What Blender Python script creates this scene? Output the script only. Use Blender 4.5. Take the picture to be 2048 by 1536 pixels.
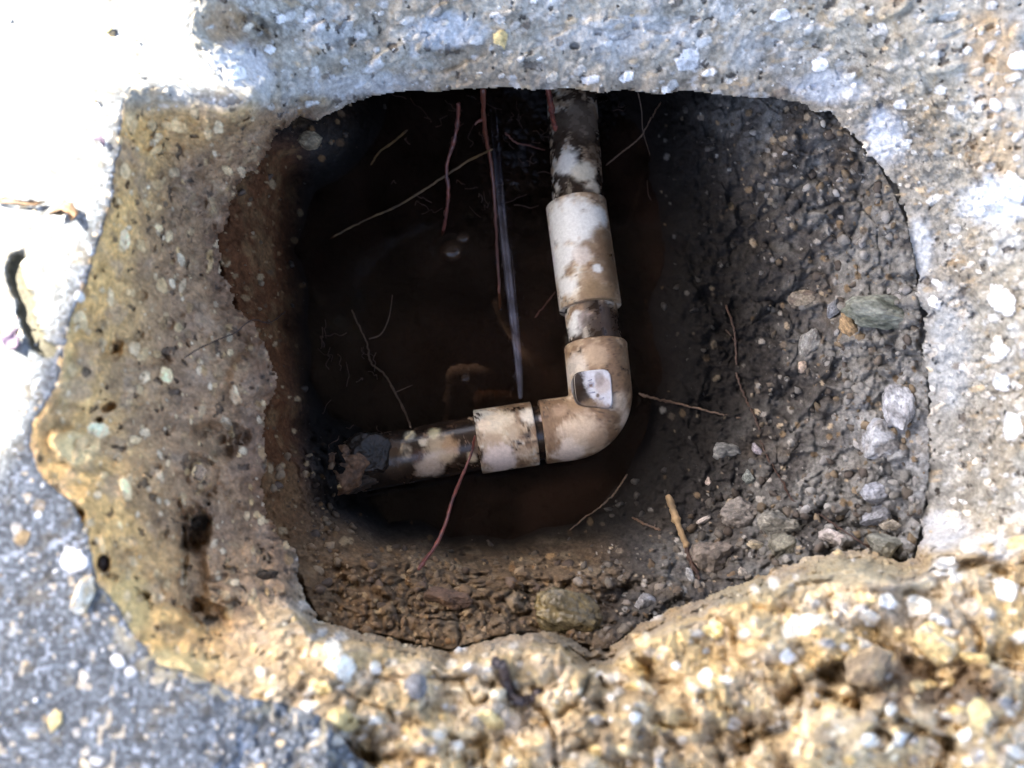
import bpy, math, random
import numpy as np
from mathutils import Vector
for o in list(bpy.data.objects): bpy.data.objects.remove(o)
S = bpy.context.scene
COL = S.collection
random.seed(7)

# ------------------------------------------------------------------ camera
CAM = np.array([0.0, -0.11, 0.45]); TILT = math.radians(14.0); F = 1886.0
cd = bpy.data.cameras.new('camera'); cam = bpy.data.objects.new('camera', cd); COL.objects.link(cam)
cam.location = CAM; cam.rotation_euler = (TILT, 0, 0)
cd.sensor_width = 36; cd.lens = F/2048*36; cd.clip_start = 0.01; cd.clip_end = 200
cd.dof.use_dof = True; cd.dof.focus_distance = 0.63; cd.dof.aperture_fstop = 4.6
S.camera = cam
ct, st = math.cos(TILT), math.sin(TILT)
def unproj(u, v, z):
    """photo pixel + height -> world point (numpy arrays welcome)"""
    u = np.asarray(u, float); v = np.asarray(v, float); z = np.asarray(z, float)
    dx = (u-1024)/F; dy = -(v-768)/F; dz = -1.0
    wx = dx; wy = dy*ct - dz*st; wz = dy*st + dz*ct
    s = (z-CAM[2])/wz
    return np.stack(np.broadcast_arrays(CAM[0]+s*wx, CAM[1]+s*wy, z), -1)
def P(u, v, z): return Vector(unproj(u, v, z).tolist())

# ------------------------------------------------------------------ light
SUN_EL = math.radians(50); AZ = np.array([-0.86, 0.51]); AZ /= np.linalg.norm(AZ)
w = bpy.data.worlds.new('World'); S.world = w; w.use_nodes = True
nt = w.node_tree; bg = nt.nodes['Background']
sky = nt.nodes.new('ShaderNodeTexSky'); sky.sky_type = 'NISHITA'; sky.sun_disc = False
sky.sun_elevation = SUN_EL; sky.sun_rotation = math.atan2(AZ[0], AZ[1])
sky.dust_density = 4.0; sky.ozone_density = 0.25; sky.air_density = 0.8
nt.links.new(sky.outputs[0], bg.inputs[0]); bg.inputs[1].default_value = 0.12
sl = bpy.data.lights.new('sun', 'SUN'); sl.energy = 5.0; sl.angle = math.radians(0.5); sl.color = (1, 0.92, 0.78)
so = bpy.data.objects.new('sun', sl); COL.objects.link(so)
sd = Vector((AZ[0]*math.cos(SUN_EL), AZ[1]*math.cos(SUN_EL), math.sin(SUN_EL)))
so.rotation_euler = sd.to_track_quat('Z', 'Y').to_euler(); so.location = sd*5
S.view_settings.view_transform = 'Standard'; S.view_settings.look = 'None'
S.view_settings.exposure = 3.0; S.view_settings.gamma = 1.0
S.cycles.max_bounces = 8; S.cycles.transparent_max_bounces = 24
S.cycles.caustics_reflective = False; S.cycles.caustics_refractive = False

# ------------------------------------------------------------------ numpy noise
def h3(ix, iy, iz, s):
    n = (ix.astype(np.int64)*374761393 + iy.astype(np.int64)*668265263 + iz.astype(np.int64)*2147483647 + s*1274126177) & 0xffffffff
    n = ((n ^ (n >> 13))*1274126177) & 0xffffffff
    n = ((n ^ (n >> 16))*2246822519) & 0xffffffff
    n = n ^ (n >> 15)
    return (n & 0xffffff)/float(0x1000000)
def vn(p, sc, s=0):
    q = p/sc + 100.0; i = np.floor(q).astype(np.int64); f = q-i; f = f*f*(3-2*f)
    r = 0
    for a in (0, 1):
        for b in (0, 1):
            for c in (0, 1):
                wgt = (f[..., 0] if a else 1-f[..., 0])*(f[..., 1] if b else 1-f[..., 1])*(f[..., 2] if c else 1-f[..., 2])
                r = r + wgt*h3(i[..., 0]+a, i[..., 1]+b, i[..., 2]+c, s)
    return r*2-1
def fbm(p, sc, o=4, s=0, g=0.5):
    r = 0; a = 1; t = 0
    for k in range(o):
        r = r + a*vn(p, sc/2**k, s+k*17); t += a; a *= g
    return r/t
def worley(p, sc, s=0, jit=0.9):
    """F1, F2, id of the nearest cell, on the xy+z lattice"""
    q = p/sc + 50.0; i = np.floor(q).astype(np.int64); n = q.shape[:-1]
    f1 = np.full(n, 9.0); f2 = np.full(n, 9.0); idv = np.zeros(n)
    for a in (-1, 0, 1):
        for b in (-1, 0, 1):
            for c in (-1, 0, 1):
                X, Y, Z = i[..., 0]+a, i[..., 1]+b, i[..., 2]+c
                dx = X+.5+jit*(h3(X, Y, Z, s+1)-.5)-q[..., 0]
                dy = Y+.5+jit*(h3(X, Y, Z, s+2)-.5)-q[..., 1]
                dz = Z+.5+jit*(h3(X, Y, Z, s+3)-.5)-q[..., 2]
                d = np.sqrt(dx*dx+dy*dy+dz*dz)
                near = d < f1
                f2 = np.where(near, f1, np.minimum(f2, d))
                idv = np.where(near, h3(X, Y, Z, s+4), idv)
                f1 = np.where(near, d, f1)
    return f1, f2, idv
def ss(a, b, x):
    t = np.clip((x-a)/(b-a), 0, 1); return t*t*(3-2*t)
def polydist(U, V, poly, closed=True):
    """unsigned distance and inside flag"""
    n = len(poly); best = np.full(U.shape, 1e18); ins = np.zeros(U.shape, bool)
    for k in range(n if closed else n-1):
        x0, y0 = poly[k]; x1, y1 = poly[(k+1) % n]
        ex, ey = x1-x0, y1-y0; L = ex*ex+ey*ey+1e-9
        t = np.clip(((U-x0)*ex+(V-y0)*ey)/L, 0, 1)
        best = np.minimum(best, (U-x0-t*ex)**2+(V-y0-t*ey)**2)
        if closed:
            c = ((y0 > V) != (y1 > V)) & (U < (x1-x0)*(V-y0)/((y1-y0) if y1 != y0 else 1e-9)+x0)
            ins ^= c
    return np.sqrt(best), ins
def lerp(a, b, t): return a + (np.asarray(b)-a)*t[..., None]

# ------------------------------------------------------------------ object helpers
def tag(o, label=None, cat=None, group=None, kind=None):
    if label: o['label'] = label
    if cat: o['category'] = cat
    if group: o['group'] = group
    if kind: o['kind'] = kind
    return o
def link(name, me, mat, parent=None, smooth=True):
    o = bpy.data.objects.new(name, me); COL.objects.link(o)
    if mat: me.materials.append(mat)
    if parent: o.parent = parent
    if smooth and len(me.polygons): me.polygons.foreach_set('use_smooth', [True]*len(me.polygons))
    return o
def mesh_np(name, co, quads=None, tris=None, col=None, rough=None):
    me = bpy.data.meshes.new(name)
    nq = 0 if quads is None else len(quads); ntr = 0 if tris is None else len(tris)
    me.vertices.add(len(co)); me.vertices.foreach_set('co', np.ascontiguousarray(co, dtype=np.float32).ravel())
    idx = []; starts = []; tot = []
    if nq: idx.append(quads.ravel()); starts.append(np.arange(nq)*4); tot.append(np.full(nq, 4))
    if ntr: idx.append(tris.ravel()); starts.append(nq*4+np.arange(ntr)*3); tot.append(np.full(ntr, 3))
    idx = np.concatenate(idx).astype(np.int32)
    me.loops.add(len(idx)); me.loops.foreach_set('vertex_index', idx)
    me.polygons.add(nq+ntr)
    me.polygons.foreach_set('loop_start', np.concatenate(starts).astype(np.int32))
    me.update(calc_edges=True); me.validate()
    if col is not None:
        a = me.color_attributes.new('alb', 'FLOAT_COLOR', 'POINT')
        c = np.ones((len(co), 4), np.float32); c[:, :3] = np.clip(col, 0.002, 0.95); a.data.foreach_set('color', c.ravel())
    if rough is not None:
        a = me.attributes.new('rgh', 'FLOAT', 'POINT'); a.data.foreach_set('value', np.ascontiguousarray(rough, dtype=np.float32))
    return me

def mat_attr(name, scale=300, bump=0.3, bdist=0.0006, var=0.25, spec=0.5, rough=None, coat=0.0):
    """procedural stone/soil: mineral colour x fine node noise, node bump, wetness attribute"""
    m = bpy.data.materials.new(name); m.use_nodes = True; n = m.node_tree.nodes; l = m.node_tree.links
    b = n['Principled BSDF']
    at = n.new('ShaderNodeAttribute'); at.attribute_name = 'alb'
    tc = n.new('ShaderNodeNewGeometry')
    nz = n.new('ShaderNodeTexNoise'); nz.inputs['Scale'].default_value = scale; nz.inputs['Detail'].default_value = 6; nz.inputs['Roughness'].default_value = .7
    l.new(tc.outputs['Position'], nz.inputs['Vector'])
    mr = n.new('ShaderNodeMapRange'); mr.inputs['From Min'].default_value = .3; mr.inputs['From Max'].default_value = .7
    mr.inputs['To Min'].default_value = 1-var; mr.inputs['To Max'].default_value = 1+var
    l.new(nz.outputs['Fac'], mr.inputs['Value'])
    mx = n.new('ShaderNodeVectorMath'); mx.operation = 'SCALE'
    l.new(at.outputs['Color'], mx.inputs[0]); l.new(mr.outputs[0], mx.inputs['Scale'])
    l.new(mx.outputs[0], b.inputs['Base Color'])
    if rough is None:
        ar = n.new('ShaderNodeAttribute'); ar.attribute_name = 'rgh'; l.new(ar.outputs['Fac'], b.inputs['Roughness'])
    else: b.inputs['Roughness'].default_value = rough
    bp = n.new('ShaderNodeBump'); bp.inputs['Strength'].default_value = bump; bp.inputs['Distance'].default_value = bdist
    l.new(nz.outputs['Fac'], bp.inputs['Height']); l.new(bp.outputs[0], b.inputs['Normal'])
    b.inputs['Specular IOR Level'].default_value = spec
    if coat: b.inputs['Coat Weight'].default_value = coat; b.inputs['Coat Roughness'].default_value = .08
    return m
def mat_plain(name, col, rough=.6, scale=200, var=.3, bump=.2, bdist=.0005, col2=None, alpha=1, trans=0, spec=.5):
    m = bpy.data.materials.new(name); m.use_nodes = True; n = m.node_tree.nodes; l = m.node_tree.links
    b = n['Principled BSDF']; tc = n.new('ShaderNodeNewGeometry')
    nz = n.new('ShaderNodeTexNoise'); nz.inputs['Scale'].default_value = scale; nz.inputs['Detail'].default_value = 5
    l.new(tc.outputs['Position'], nz.inputs['Vector'])
    cr = n.new('ShaderNodeValToRGB'); c2 = col2 or tuple(c*(1-var) for c in col)
    cr.color_ramp.elements[0].color = (*c2, 1); cr.color_ramp.elements[0].position = .35
    cr.color_ramp.elements[1].color = (*[min(1, c*(1+var*.5)) for c in col], 1); cr.color_ramp.elements[1].position = .65
    l.new(nz.outputs['Fac'], cr.inputs[0]); l.new(cr.outputs[0], b.inputs['Base Color'])
    b.inputs['Roughness'].default_value = rough; b.inputs['Alpha'].default_value = alpha
    b.inputs['Transmission Weight'].default_value = trans; b.inputs['Specular IOR Level'].default_value = spec
    bp = n.new('ShaderNodeBump'); bp.inputs['Strength'].default_value = bump; bp.inputs['Distance'].default_value = bdist
    l.new(nz.outputs['Fac'], bp.inputs['Height']); l.new(bp.outputs[0], b.inputs['Normal'])
    return m

M_slab = mat_attr('broken_concrete', 420, .5, .0007, .28, .4)
M_soil = mat_attr('wet_soil', 500, .7, .0009, .35, .07)
M_rock = mat_attr('stone', 380, .5, .0008, .3, .45)
M_pvc = mat_attr('muddy_plastic', 420, .35, .0005, .16, .45)

# ------------------------------------------------------------------ outlines read off the photograph (photo pixels)
H = [(600,232),(560,262),(520,320),(500,345),(470,385),(455,430),(432,470),(438,520),(470,590),(505,650),(530,700),(552,742),(548,790),(530,830),(526,880),
     (530,930),(528,980),(545,1040),(580,1090),(600,1130),(612,1190),(640,1240),(700,1262),(760,1268),(830,1285),(900,1300),(980,1275),(1060,1262),(1130,1268),
     (1180,1300),(1215,1300),(1270,1255),(1330,1222),(1395,1200),(1450,1178),(1500,1160),(1560,1130),(1620,1115),(1680,1100),(1740,1100),(1800,1120),(1825,1118),
     (1840,1060),(1855,980),(1862,900),(1858,800),(1850,700),(1838,600),(1830,520),(1815,450),(1790,390),(1762,335),(1700,270),(1650,225),(1590,200),(1500,196),
     (1430,190),(1380,182),(1310,190),(1250,180),(1200,186),(1140,178),(1080,182),(1010,176),(940,178),(880,184),(800,184),(740,194),(690,210),(650,238),(625,242)]
E = [(395,-260),(405,0),(380,40),(385,85),(420,130),(462,180),(490,206),(455,214),(420,212),(385,192),(345,175),(300,176),(262,174),(246,200),(240,300),(228,360),(222,410),
     (203,470),(185,520),(165,590),(140,640),(130,700),(122,760),(96,800),(66,845),(60,890),(76,940),(110,980),(150,1010),(172,1060),(188,1110),(196,1165),
     (230,1210),(262,1260),(300,1300),(320,1335),(380,1345),(430,1370),(500,1395),(560,1405),(620,1420),(660,1450),(700,1500),(760,1545),(850,1640),(1100,1760),
     (2420,1800),(2460,600),(2420,-260)]
TH = 0.11
def g1(lo, hi, a, b, fine, nout, grow):
    f = list(np.arange(a, b+fine, fine)); L = []; R = []; st_ = fine; x = a
    while x > lo: st_ *= grow; x -= st_; L.append(x)
    st_ = fine; x = f[-1]
    while x < hi: st_ *= grow; x += st_; R.append(x)
    return np.array(L[::-1]+f+R)
us = g1(-500, 2560, -30, 2080, 2.4, 0, 1.035); vs = g1(-420, 1960, -30, 1566, 2.4, 0, 1.035)
U, V = np.meshgrid(us, vs)
# wobble the outlines with noise so that the breaks are ragged
P0 = unproj(U, V, np.full(U.shape, -0.05))
wob = np.stack([fbm(P0, .011, 5, 3, .68), fbm(P0, .011, 5, 9, .68)], -1)*11
wf = np.clip((V-150)/60, 0.35, 1)
hf = wf*(1+1.5*ss(1500, 1750, U)*ss(1180, 1000, V)+1.3*ss(620, 560, U)+.5*ss(1050, 1150, V))
UH = U+wob[..., 0]*hf; VH = V+wob[..., 1]*hf
Uw = U+wob[..., 0]*wf; Vw = V+wob[..., 1]*wf
dH, inH = polydist(UH, VH, H); dE, inE = polydist(Uw, Vw, E)
t = dH/(dH+dE+1e-6)
# how the broken face climbs from the hole rim (t=0) to the slab top (t=1)
prof = t**0.95
wbot = ss(1080, 1240, V+0.10*(U-1100))*ss(430, 640, U+0.25*(V-1200))           # rough broken shelf at the near side
shelf = 0.72*ss(0, 46, dH)+0.28*t
prof = prof*(1-wbot)+shelf*wbot
wright = ss(1500, 1850, U)*(1-wbot)
prof = prof*(1-wright)+wright*(0.60*ss(0, 260, dH)+0.40*t)
z = -TH*(1-prof)
z[~inE & ~inH] = 0; z[inH] = -TH
topmask = ((~inE) & (~inH)).astype(float)
edge = ss(0, 16, dE)                       # softly rounded arris
z = np.where(inE & ~inH, z - 0.0015*(1-ss(0, 12, dE)), z-0.0006*(1-ss(0, 6, dE))*topmask)
p = unproj(U, V, z)
rough_amt = np.where(topmask > 0, .12, 1.0)
rough_amt = np.maximum(rough_amt, .12)*(1+0.9*wbot)*(1-.35*wright)
fade = ss(-400, -100, U)*ss(2500, 2250, U)*ss(-350, -60, V)*ss(1900, 1600, V)
lowf = fbm(p, .055, 3, 21); mid = fbm(p, .020, 4, 5); fin = fbm(p, .005, 3, 44)
rdg = 1-2*np.abs(fbm(p, .016, 5, 71, .62)); dz = (.0050*lowf+.0042*mid+.0014*fin+.0016*rdg*(1-.6*wright))*rough_amt
rid = 1-np.abs(fbm(p, .03, 4, 77)); dz += -.006*np.clip(rid-.86, 0, 1)/.14*(rough_amt > .5)*wbot
# lumps and hollows you can see
def bump(u, v, ru, rv, h, ang=0, sharp=1.0):
    a = math.radians(ang); x = (U-u); y = (V-v)
    X = (x*math.cos(a)+y*math.sin(a))/ru; Y = (-x*math.sin(a)+y*math.cos(a))/rv
    r = np.sqrt(X*X+Y*Y)+.55*mid+.12*fin
    return h*(1-ss(1-.75*sharp, 1, r))
LUMPS = [(1740,1455,230,90,.016,-5,.5),(1500,1390,160,70,.012,-8,.6),(1990,1470,110,120,.018,20,.4),(1560,1300,60,45,.006,0,.6),(1740,1330,70,52,.010,15,.4),
         (1130,1500,120,60,.010,0,.7),(680,1500,150,60,-.012,-12,.7),(1250,1390,90,60,.008,20,.7),(820,1370,70,55,.008,0,.6),(960,1330,60,40,.006,0,.6),
         (1690,1345,60,42,-.014,10,.6),(1640,1400,120,26,-.010,5,.7),(1930,1395,90,30,-.008,-15,.7),(330,1340,95,45,.007,20,.5),(690,1310,40,40,.006,0,.5),
         (390,1060,38,60,-.016,20,.7),(385,1130,34,120,-.012,-6,.8),(420,1235,60,40,-.012,0,.8),(430,880,62,40,-.014,10,.7),(395,940,40,60,-.008,-20,.7),
         (400,950,30,32,.007,0,.5),(215,815,20,11,-.010,-25,.5),(198,840,10,9,-.007,0,.4),(145,900,70,48,.006,30,.4),(470,690,40,30,-.007,-20,.8),
         (500,760,45,55,.008,0,.6),(207,1128,14,20,-.008,0,.5),(158,1030,12,14,-.006,0,.5),(490,232,14,11,-.008,0,.4),(563,265,8,8,-.005,0,.4),
         (1150,92,14,9,-.006,0,.4),(1350,1170,80,30,.006,-20,.6),(1820,1150,120,26,.007,-8,.6),(1935,1130,60,14,-.007,-20,.6),(2010,1140,30,12,-.006,0,.6),
         (1870,190,120,16,-.004,60,.8),(700,70,70,30,-.005,-10,.8),(500,60,60,40,-.006,0,.8),(900,120,90,22,-.005,-15,.8)]
rsl = random.Random(21)
for k in range(46):
    u_, v_ = rsl.uniform(600, 2080), rsl.uniform(1300, 1560)
    if v_ < 1420 and u_ < 760: continue
    LUMPS.append((u_, v_, rsl.uniform(22, 70), rsl.uniform(16, 45), rsl.choice([1, 1, -1.2])*rsl.uniform(.003, .008), rsl.uniform(-60, 60), .5))
for k in range(26):
    LUMPS.append((rsl.uniform(150, 520), rsl.uniform(260, 1200), rsl.uniform(10, 30), rsl.uniform(7, 20), -rsl.uniform(.002, .007), rsl.uniform(-60, 60), .7))
for k in range(30):
    LUMPS.append((rsl.uniform(560, 2048), rsl.uniform(10, 165), rsl.uniform(15, 60), rsl.uniform(7, 20), rsl.choice([1, -1])*rsl.uniform(.001, .004), rsl.uniform(-40, 0), .6))
for L in LUMPS: dz += bump(*L)*(inE | (np.zeros_like(inE)))
def crease(pts, wd, dp):
    d, _ = polydist(U+wob[..., 0]*.8, V+wob[..., 1]*.8, pts, False); return -dp*(1-ss(0, wd, d))
CRE = [([(985,1330),(1010,1370),(1030,1400)],10,.005),([(1110,1536),(1105,1460),(1085,1420),(1060,1400)],12,.008),([(930,1370),(950,1410),(975,1395),(985,1360)],9,.006),
       ([(1590,1350),(1608,1400),(1600,1430),(1560,1460),(1500,1480)],14,.009),([(1215,1300),(1180,1350),(1160,1400),(1120,1430)],12,.006),
       ([(1800,1440),(1900,1480),(1880,1536)],14,.008),([(1700,1120),(1640,1160),(1560,1190)],8,.004),([(360,1000),(370,1100),(362,1210),(400,1250)],9,.007),
       ([(620,1190),(640,1230)],10,.005),([(760,1420),(720,1400),(700,1440)],10,.006)]
for pts, wd, dp in CRE: dz += crease(pts, wd, dp)
# cast shadow painted on the slab top and sunk as a groove; fine crack
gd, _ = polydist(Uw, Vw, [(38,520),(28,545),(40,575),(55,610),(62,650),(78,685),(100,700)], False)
shadow_gro = (1-ss(9, 22, gd))*(~inE); dz += -.005*shadow_gro
gd2, _ = polydist(Uw, Vw, [(-20,402),(30,405),(70,412)], False); gro2 = (1-ss(3, 7, gd2))*(~inE); dz += -.005*gro2

# ---- mineral colours (dry or stained, plus a painted shadow strip)
R_ = lambda s, sc=.0022: vn(p, sc, s)
grain = .5+.5*vn(p, .0016, 61); grain2 = .5+.5*vn(p, .0009, 62)
c = np.zeros(U.shape+(3,))
cblue = np.array([.20,.215,.225]); cgrey = np.array([.275,.262,.225])
c[:] = cgrey
c = lerp(c, [.20,.165,.115], ss(-.15, .35, fbm(p, .03, 4, 101))*.65)
c = lerp(c, [.37,.38,.38], ss(.10, .55, fbm(p, .022, 4, 131))*.65)       # pale lime bloom
wl = ss(660, 500, U+.35*(V-500))*ss(190, 250, V)*(1-wbot); wl = np.maximum(wl, ss(620, 560, U)*ss(215, 260, V)*(1-wbot))
left = np.array([.245,.158,.088])
cl = np.zeros_like(c); cl[:] = left
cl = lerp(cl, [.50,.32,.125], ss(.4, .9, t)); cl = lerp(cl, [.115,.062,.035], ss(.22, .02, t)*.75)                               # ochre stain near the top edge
cl = lerp(cl, [.15,.100,.066], ss(-.1, .4, fbm(p, .02, 4, 141))*.6)
cl = lerp(cl, [.29,.21,.14], ss(.1, .5, fbm(p, .012, 4, 151))*.6)
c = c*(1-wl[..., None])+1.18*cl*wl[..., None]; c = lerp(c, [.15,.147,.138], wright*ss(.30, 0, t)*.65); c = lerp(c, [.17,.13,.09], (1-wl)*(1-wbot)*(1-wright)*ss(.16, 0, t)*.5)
cb = np.zeros_like(c); cb[:] = [.43,.315,.175]
f1, f2, idc = worley(p+.0015*np.stack([mid, fin, lowf], -1), .0075, 5)
pal = np.array([[.36,.27,.12],[.22,.20,.17],[.44,.38,.26],[.16,.12,.075],[.32,.23,.10],[.26,.25,.24],[.62,.55,.42],[.20,.16,.09]])
cb = cb*.62+.38*pal[(idc*7.99).astype(int)]
cb = lerp(cb, [.17,.125,.075], ss(.05, .45, fbm(p, .04, 3, 171))*.8)
cb = lerp(cb, [.46,.32,.13], ss(.1, .5, fbm(p, .03, 3, 175))*.6); cb = lerp(cb, [.27,.25,.22], ss(0, .4, fbm(p, .035, 4, 179))*.6)
cb = lerp(cb, [.16,.115,.065], (1-ss(0, .10, f2-f1))*.35)
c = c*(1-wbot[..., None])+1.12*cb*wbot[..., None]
dz += wbot*(.016*(1-np.abs(fbm(p, .060, 3, 901)*2))-.008); dz += wbot*.0014*(ss(0, .35, f2-f1)-.5)+wbot*(.011*np.abs(fbm(p, .030, 5, 851, .62))+.0032*fbm(p, .007, 4, 853, .65))
# mottled matrix: sand grains, dark pits and pale mortar smears (all scales)
mot = fbm(p*np.array([1, 1.5, 1]), .009, 5, 801, .7); mot2 = fbm(p, .0035, 3, 811, .7)
c *= (1+(.62*mot+.5*mot2)*(1-.6*topmask))[..., None].clip(.35, 1.9)
pits = (1-topmask)*(1-wbot)*(fbm(p, .006, 3, 821) < -.42); dz -= .0018*pits; pits = pits*(1-topmask); c = lerp(c, [.06,.045,.035], pits*.7)
pale = ss(.28, .55, fbm(p*np.array([1, 2.2, 1]), .008, 4, 831)); c = lerp(c, [.50,.51,.52], pale*.55*(1-wl)*(1-wbot)*(1-topmask))
tanm = ss(.25, .5, fbm(p*np.array([1, 2.0, 1]), .010, 4, 841)); c = lerp(c, [.34,.25,.14], tanm*.5*(1-topmask))
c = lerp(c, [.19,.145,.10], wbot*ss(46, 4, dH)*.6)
# dark rust stains lower right, orange stain top right
for (u, v, ru, rv, col, k) in [(1850,1370,190,70,(.13,.085,.05),.9),(1700,1350,90,40,(.10,.075,.05),.8),(1985,110,80,130,(.38,.25,.12),.6),(1985,320,70,70,(.34,.24,.13),.4),
        (1140,1240,85,70,(.085,.07,.045),.85),(1040,1350,60,60,(.14,.11,.07),.6),(450,50,60,60,(.30,.2,.11),.6),(1180,1350,50,110,(.10,.075,.045),.6),
        (1880,1065,70,50,(.50,.54,.60),.5),(1990,1095,60,30,(.60,.62,.64),.6),(1765,270,45,70,(.50,.54,.60),.7),(1650,175,110,40,(.48,.52,.58),.6),(1840,500,30,80,(.46,.50,.55),.6),(1990,400,90,60,(.55,.60,.66),.7),
        (480,130,90,60,(.50,.52,.56),.6),(1900,700,60,150,(.30,.33,.36),.5),(1250,70,200,50,(.42,.44,.46),.5),(900,60,90,40,(.45,.50,.56),.6),(700,170,120,30,(.42,.44,.46),.5),(145,905,70,55,(.66,.52,.27),.9),(250,1230,60,90,(.50,.38,.17),.8),(130,700,25,160,(.40,.31,.14),.6),(340,1335,110,45,(.50,.40,.20),.8),(1470,1180,150,30,(.30,.26,.17),.6),(1700,1140,130,35,(.30,.26,.17),.7)]:
    r = np.sqrt(((U-u)/ru)**2+((V-v)/rv)**2)+.45*mid+.2*fin
    c = lerp(c, col, (1-ss(.45, 1.05, r))*k*inE)
# slab top: blue grey fine sandy finish
ctop = np.zeros_like(c); ctop[:] = [.105,.118,.132]
ctop = ctop*(.65+1.0*grain*grain2*1.6)[..., None]
ctop = lerp(ctop, [.12,.095,.055], ss(.1, .6, fbm(p, .006, 3, 191))*.55)
ctop = lerp(ctop, [.40,.44,.50], ss(.5, .7, vn(p, .0022, 201))*.6); ctop = lerp(ctop, [.03,.03,.03], ss(.35, .6, vn(p, .0028, 203))*.6)
ctop = lerp(ctop, [.50,.42,.30], (vn(p, .0035, 207) > .74)*.7)
ctop = lerp(ctop, [.060,.055,.035], np.clip(shadow_gro*1.3, 0, 1)*.95)  # shadow strip painted into the slab top colour
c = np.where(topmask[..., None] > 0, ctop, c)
tm2 = (1-ss(0, 60, dE))*topmask*ss(1150, 1400, V+U*.4)                      # crumbs of broken concrete washed over the edge
c = lerp(c, [.36,.31,.20], tm2*(fin+mid > .12)*.8)
c *= (.72+.38*grain*1.1)[..., None]
rg = .72+.12*fin

# ---- embedded aggregate: angular stones set in the matrix
def stamp(u, v, r, col, asp=1.0, ang=0.0, hgt=.0010, seed=0, soft=.18):
    ra = r*1.7*max(asp, 1)
    i0, i1 = np.searchsorted(us, [u-ra, u+ra]); j0, j1 = np.searchsorted(vs, [v-ra, v+ra])
    if i1-i0 < 2 or j1-j0 < 2: return
    rs = random.Random(seed)
    x = U[j0:j1, i0:i1]-u; y = V[j0:j1, i0:i1]-v
    ca, sa = math.cos(ang), math.sin(ang); X = (x*ca+y*sa)/asp; Y = -x*sa+y*ca
    d = np.full(X.shape, -9.0); n = rs.randint(5, 8); a0 = rs.random()*6.28
    for k in range(n):
        a = a0+k*6.283/n+rs.uniform(-.3, .3); d = np.maximum(d, (X*math.cos(a)+Y*math.sin(a))/(r*rs.uniform(.72, 1.0)))
    d = .8*d+.2*np.sqrt(X*X+Y*Y)/r + .34*fin[j0:j1, i0:i1]+.25*mot2[j0:j1, i0:i1]
    m = (1-ss(1-soft*1.3, 1, d))*(~inH[j0:j1, i0:i1])*rs.uniform(.45, 1)**(0 if r > 14 else 1)
    cc = c[j0:j1, i0:i1]
    var = (1+.5*fin[j0:j1, i0:i1]+.5*mot2[j0:j1, i0:i1]).clip(.4, 1.3)
    col = np.array(col)*(.86 if r < 14 else .95)*rs.uniform(.75, 1.05)
    c[j0:j1, i0:i1] = cc*(1-m[..., None])+np.array(col)*var[..., None]*m[..., None]
    rim = np.exp(-((d-1.06)/.10)**2)*.16
    c[j0:j1, i0:i1] *= (1-rim*(~inH[j0:j1, i0:i1]))[..., None]
    dz[j0:j1, i0:i1] += hgt*m*(1-.3*np.clip(d, 0, 1))
rs = random.Random(11)
CR = [(.70,.54,.32),(.62,.46,.25),(.74,.62,.43),(.55,.38,.18)]; WH = [(.72,.72,.70),(.62,.63,.62),(.66,.60,.50),(.50,.47,.42)]; YE = [(.66,.52,.28),(.74,.66,.48),(.58,.42,.18),(.30,.29,.28),(.70,.66,.58)]
for k in range(6500):
    u = rs.uniform(-100, 2150); v = rs.uniform(-100, 1640)
    i = min(len(us)-1, np.searchsorted(us, u)); j = min(len(vs)-1, np.searchsorted(vs, v))
    if inH[j, i]: continue
    sz = rs.random()**2.6
    if topmask[j, i]:
        if rs.random() < .86: continue
        stamp(u, v, 4+10*sz, rs.choice(WH+CR), rs.uniform(1, 1.5), rs.uniform(0, 3), .0006, k); continue
    if wbot[j, i] > .5:
        (stamp(u, v, 3.5+15*sz, rs.choice(YE+YE+WH+CR), rs.uniform(1, 1.9), rs.uniform(-.8, .6), .0022, k, .4) if rs.random() < .62 else None)
    elif wl[j, i] > .5:
        if rs.random() < .30: continue
        stamp(u, v, 2.5+8*sz, rs.choice(CR+[(.36,.24,.12)]), rs.uniform(1.0, 2.0), rs.uniform(1.0, 2.0), .0010, k)
    else:
        if rs.random() < .15: continue
        a = -.5 if v < 300 else rs.uniform(-1, .6)
        stamp(u, v, 2.2+9*sz**1.3, rs.choice(WH+WH+[(.52,.42,.28),(.13,.11,.09)]), rs.uniform(1.1, 2.1), a+rs.uniform(-.3, .3), .0013, k)
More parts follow.
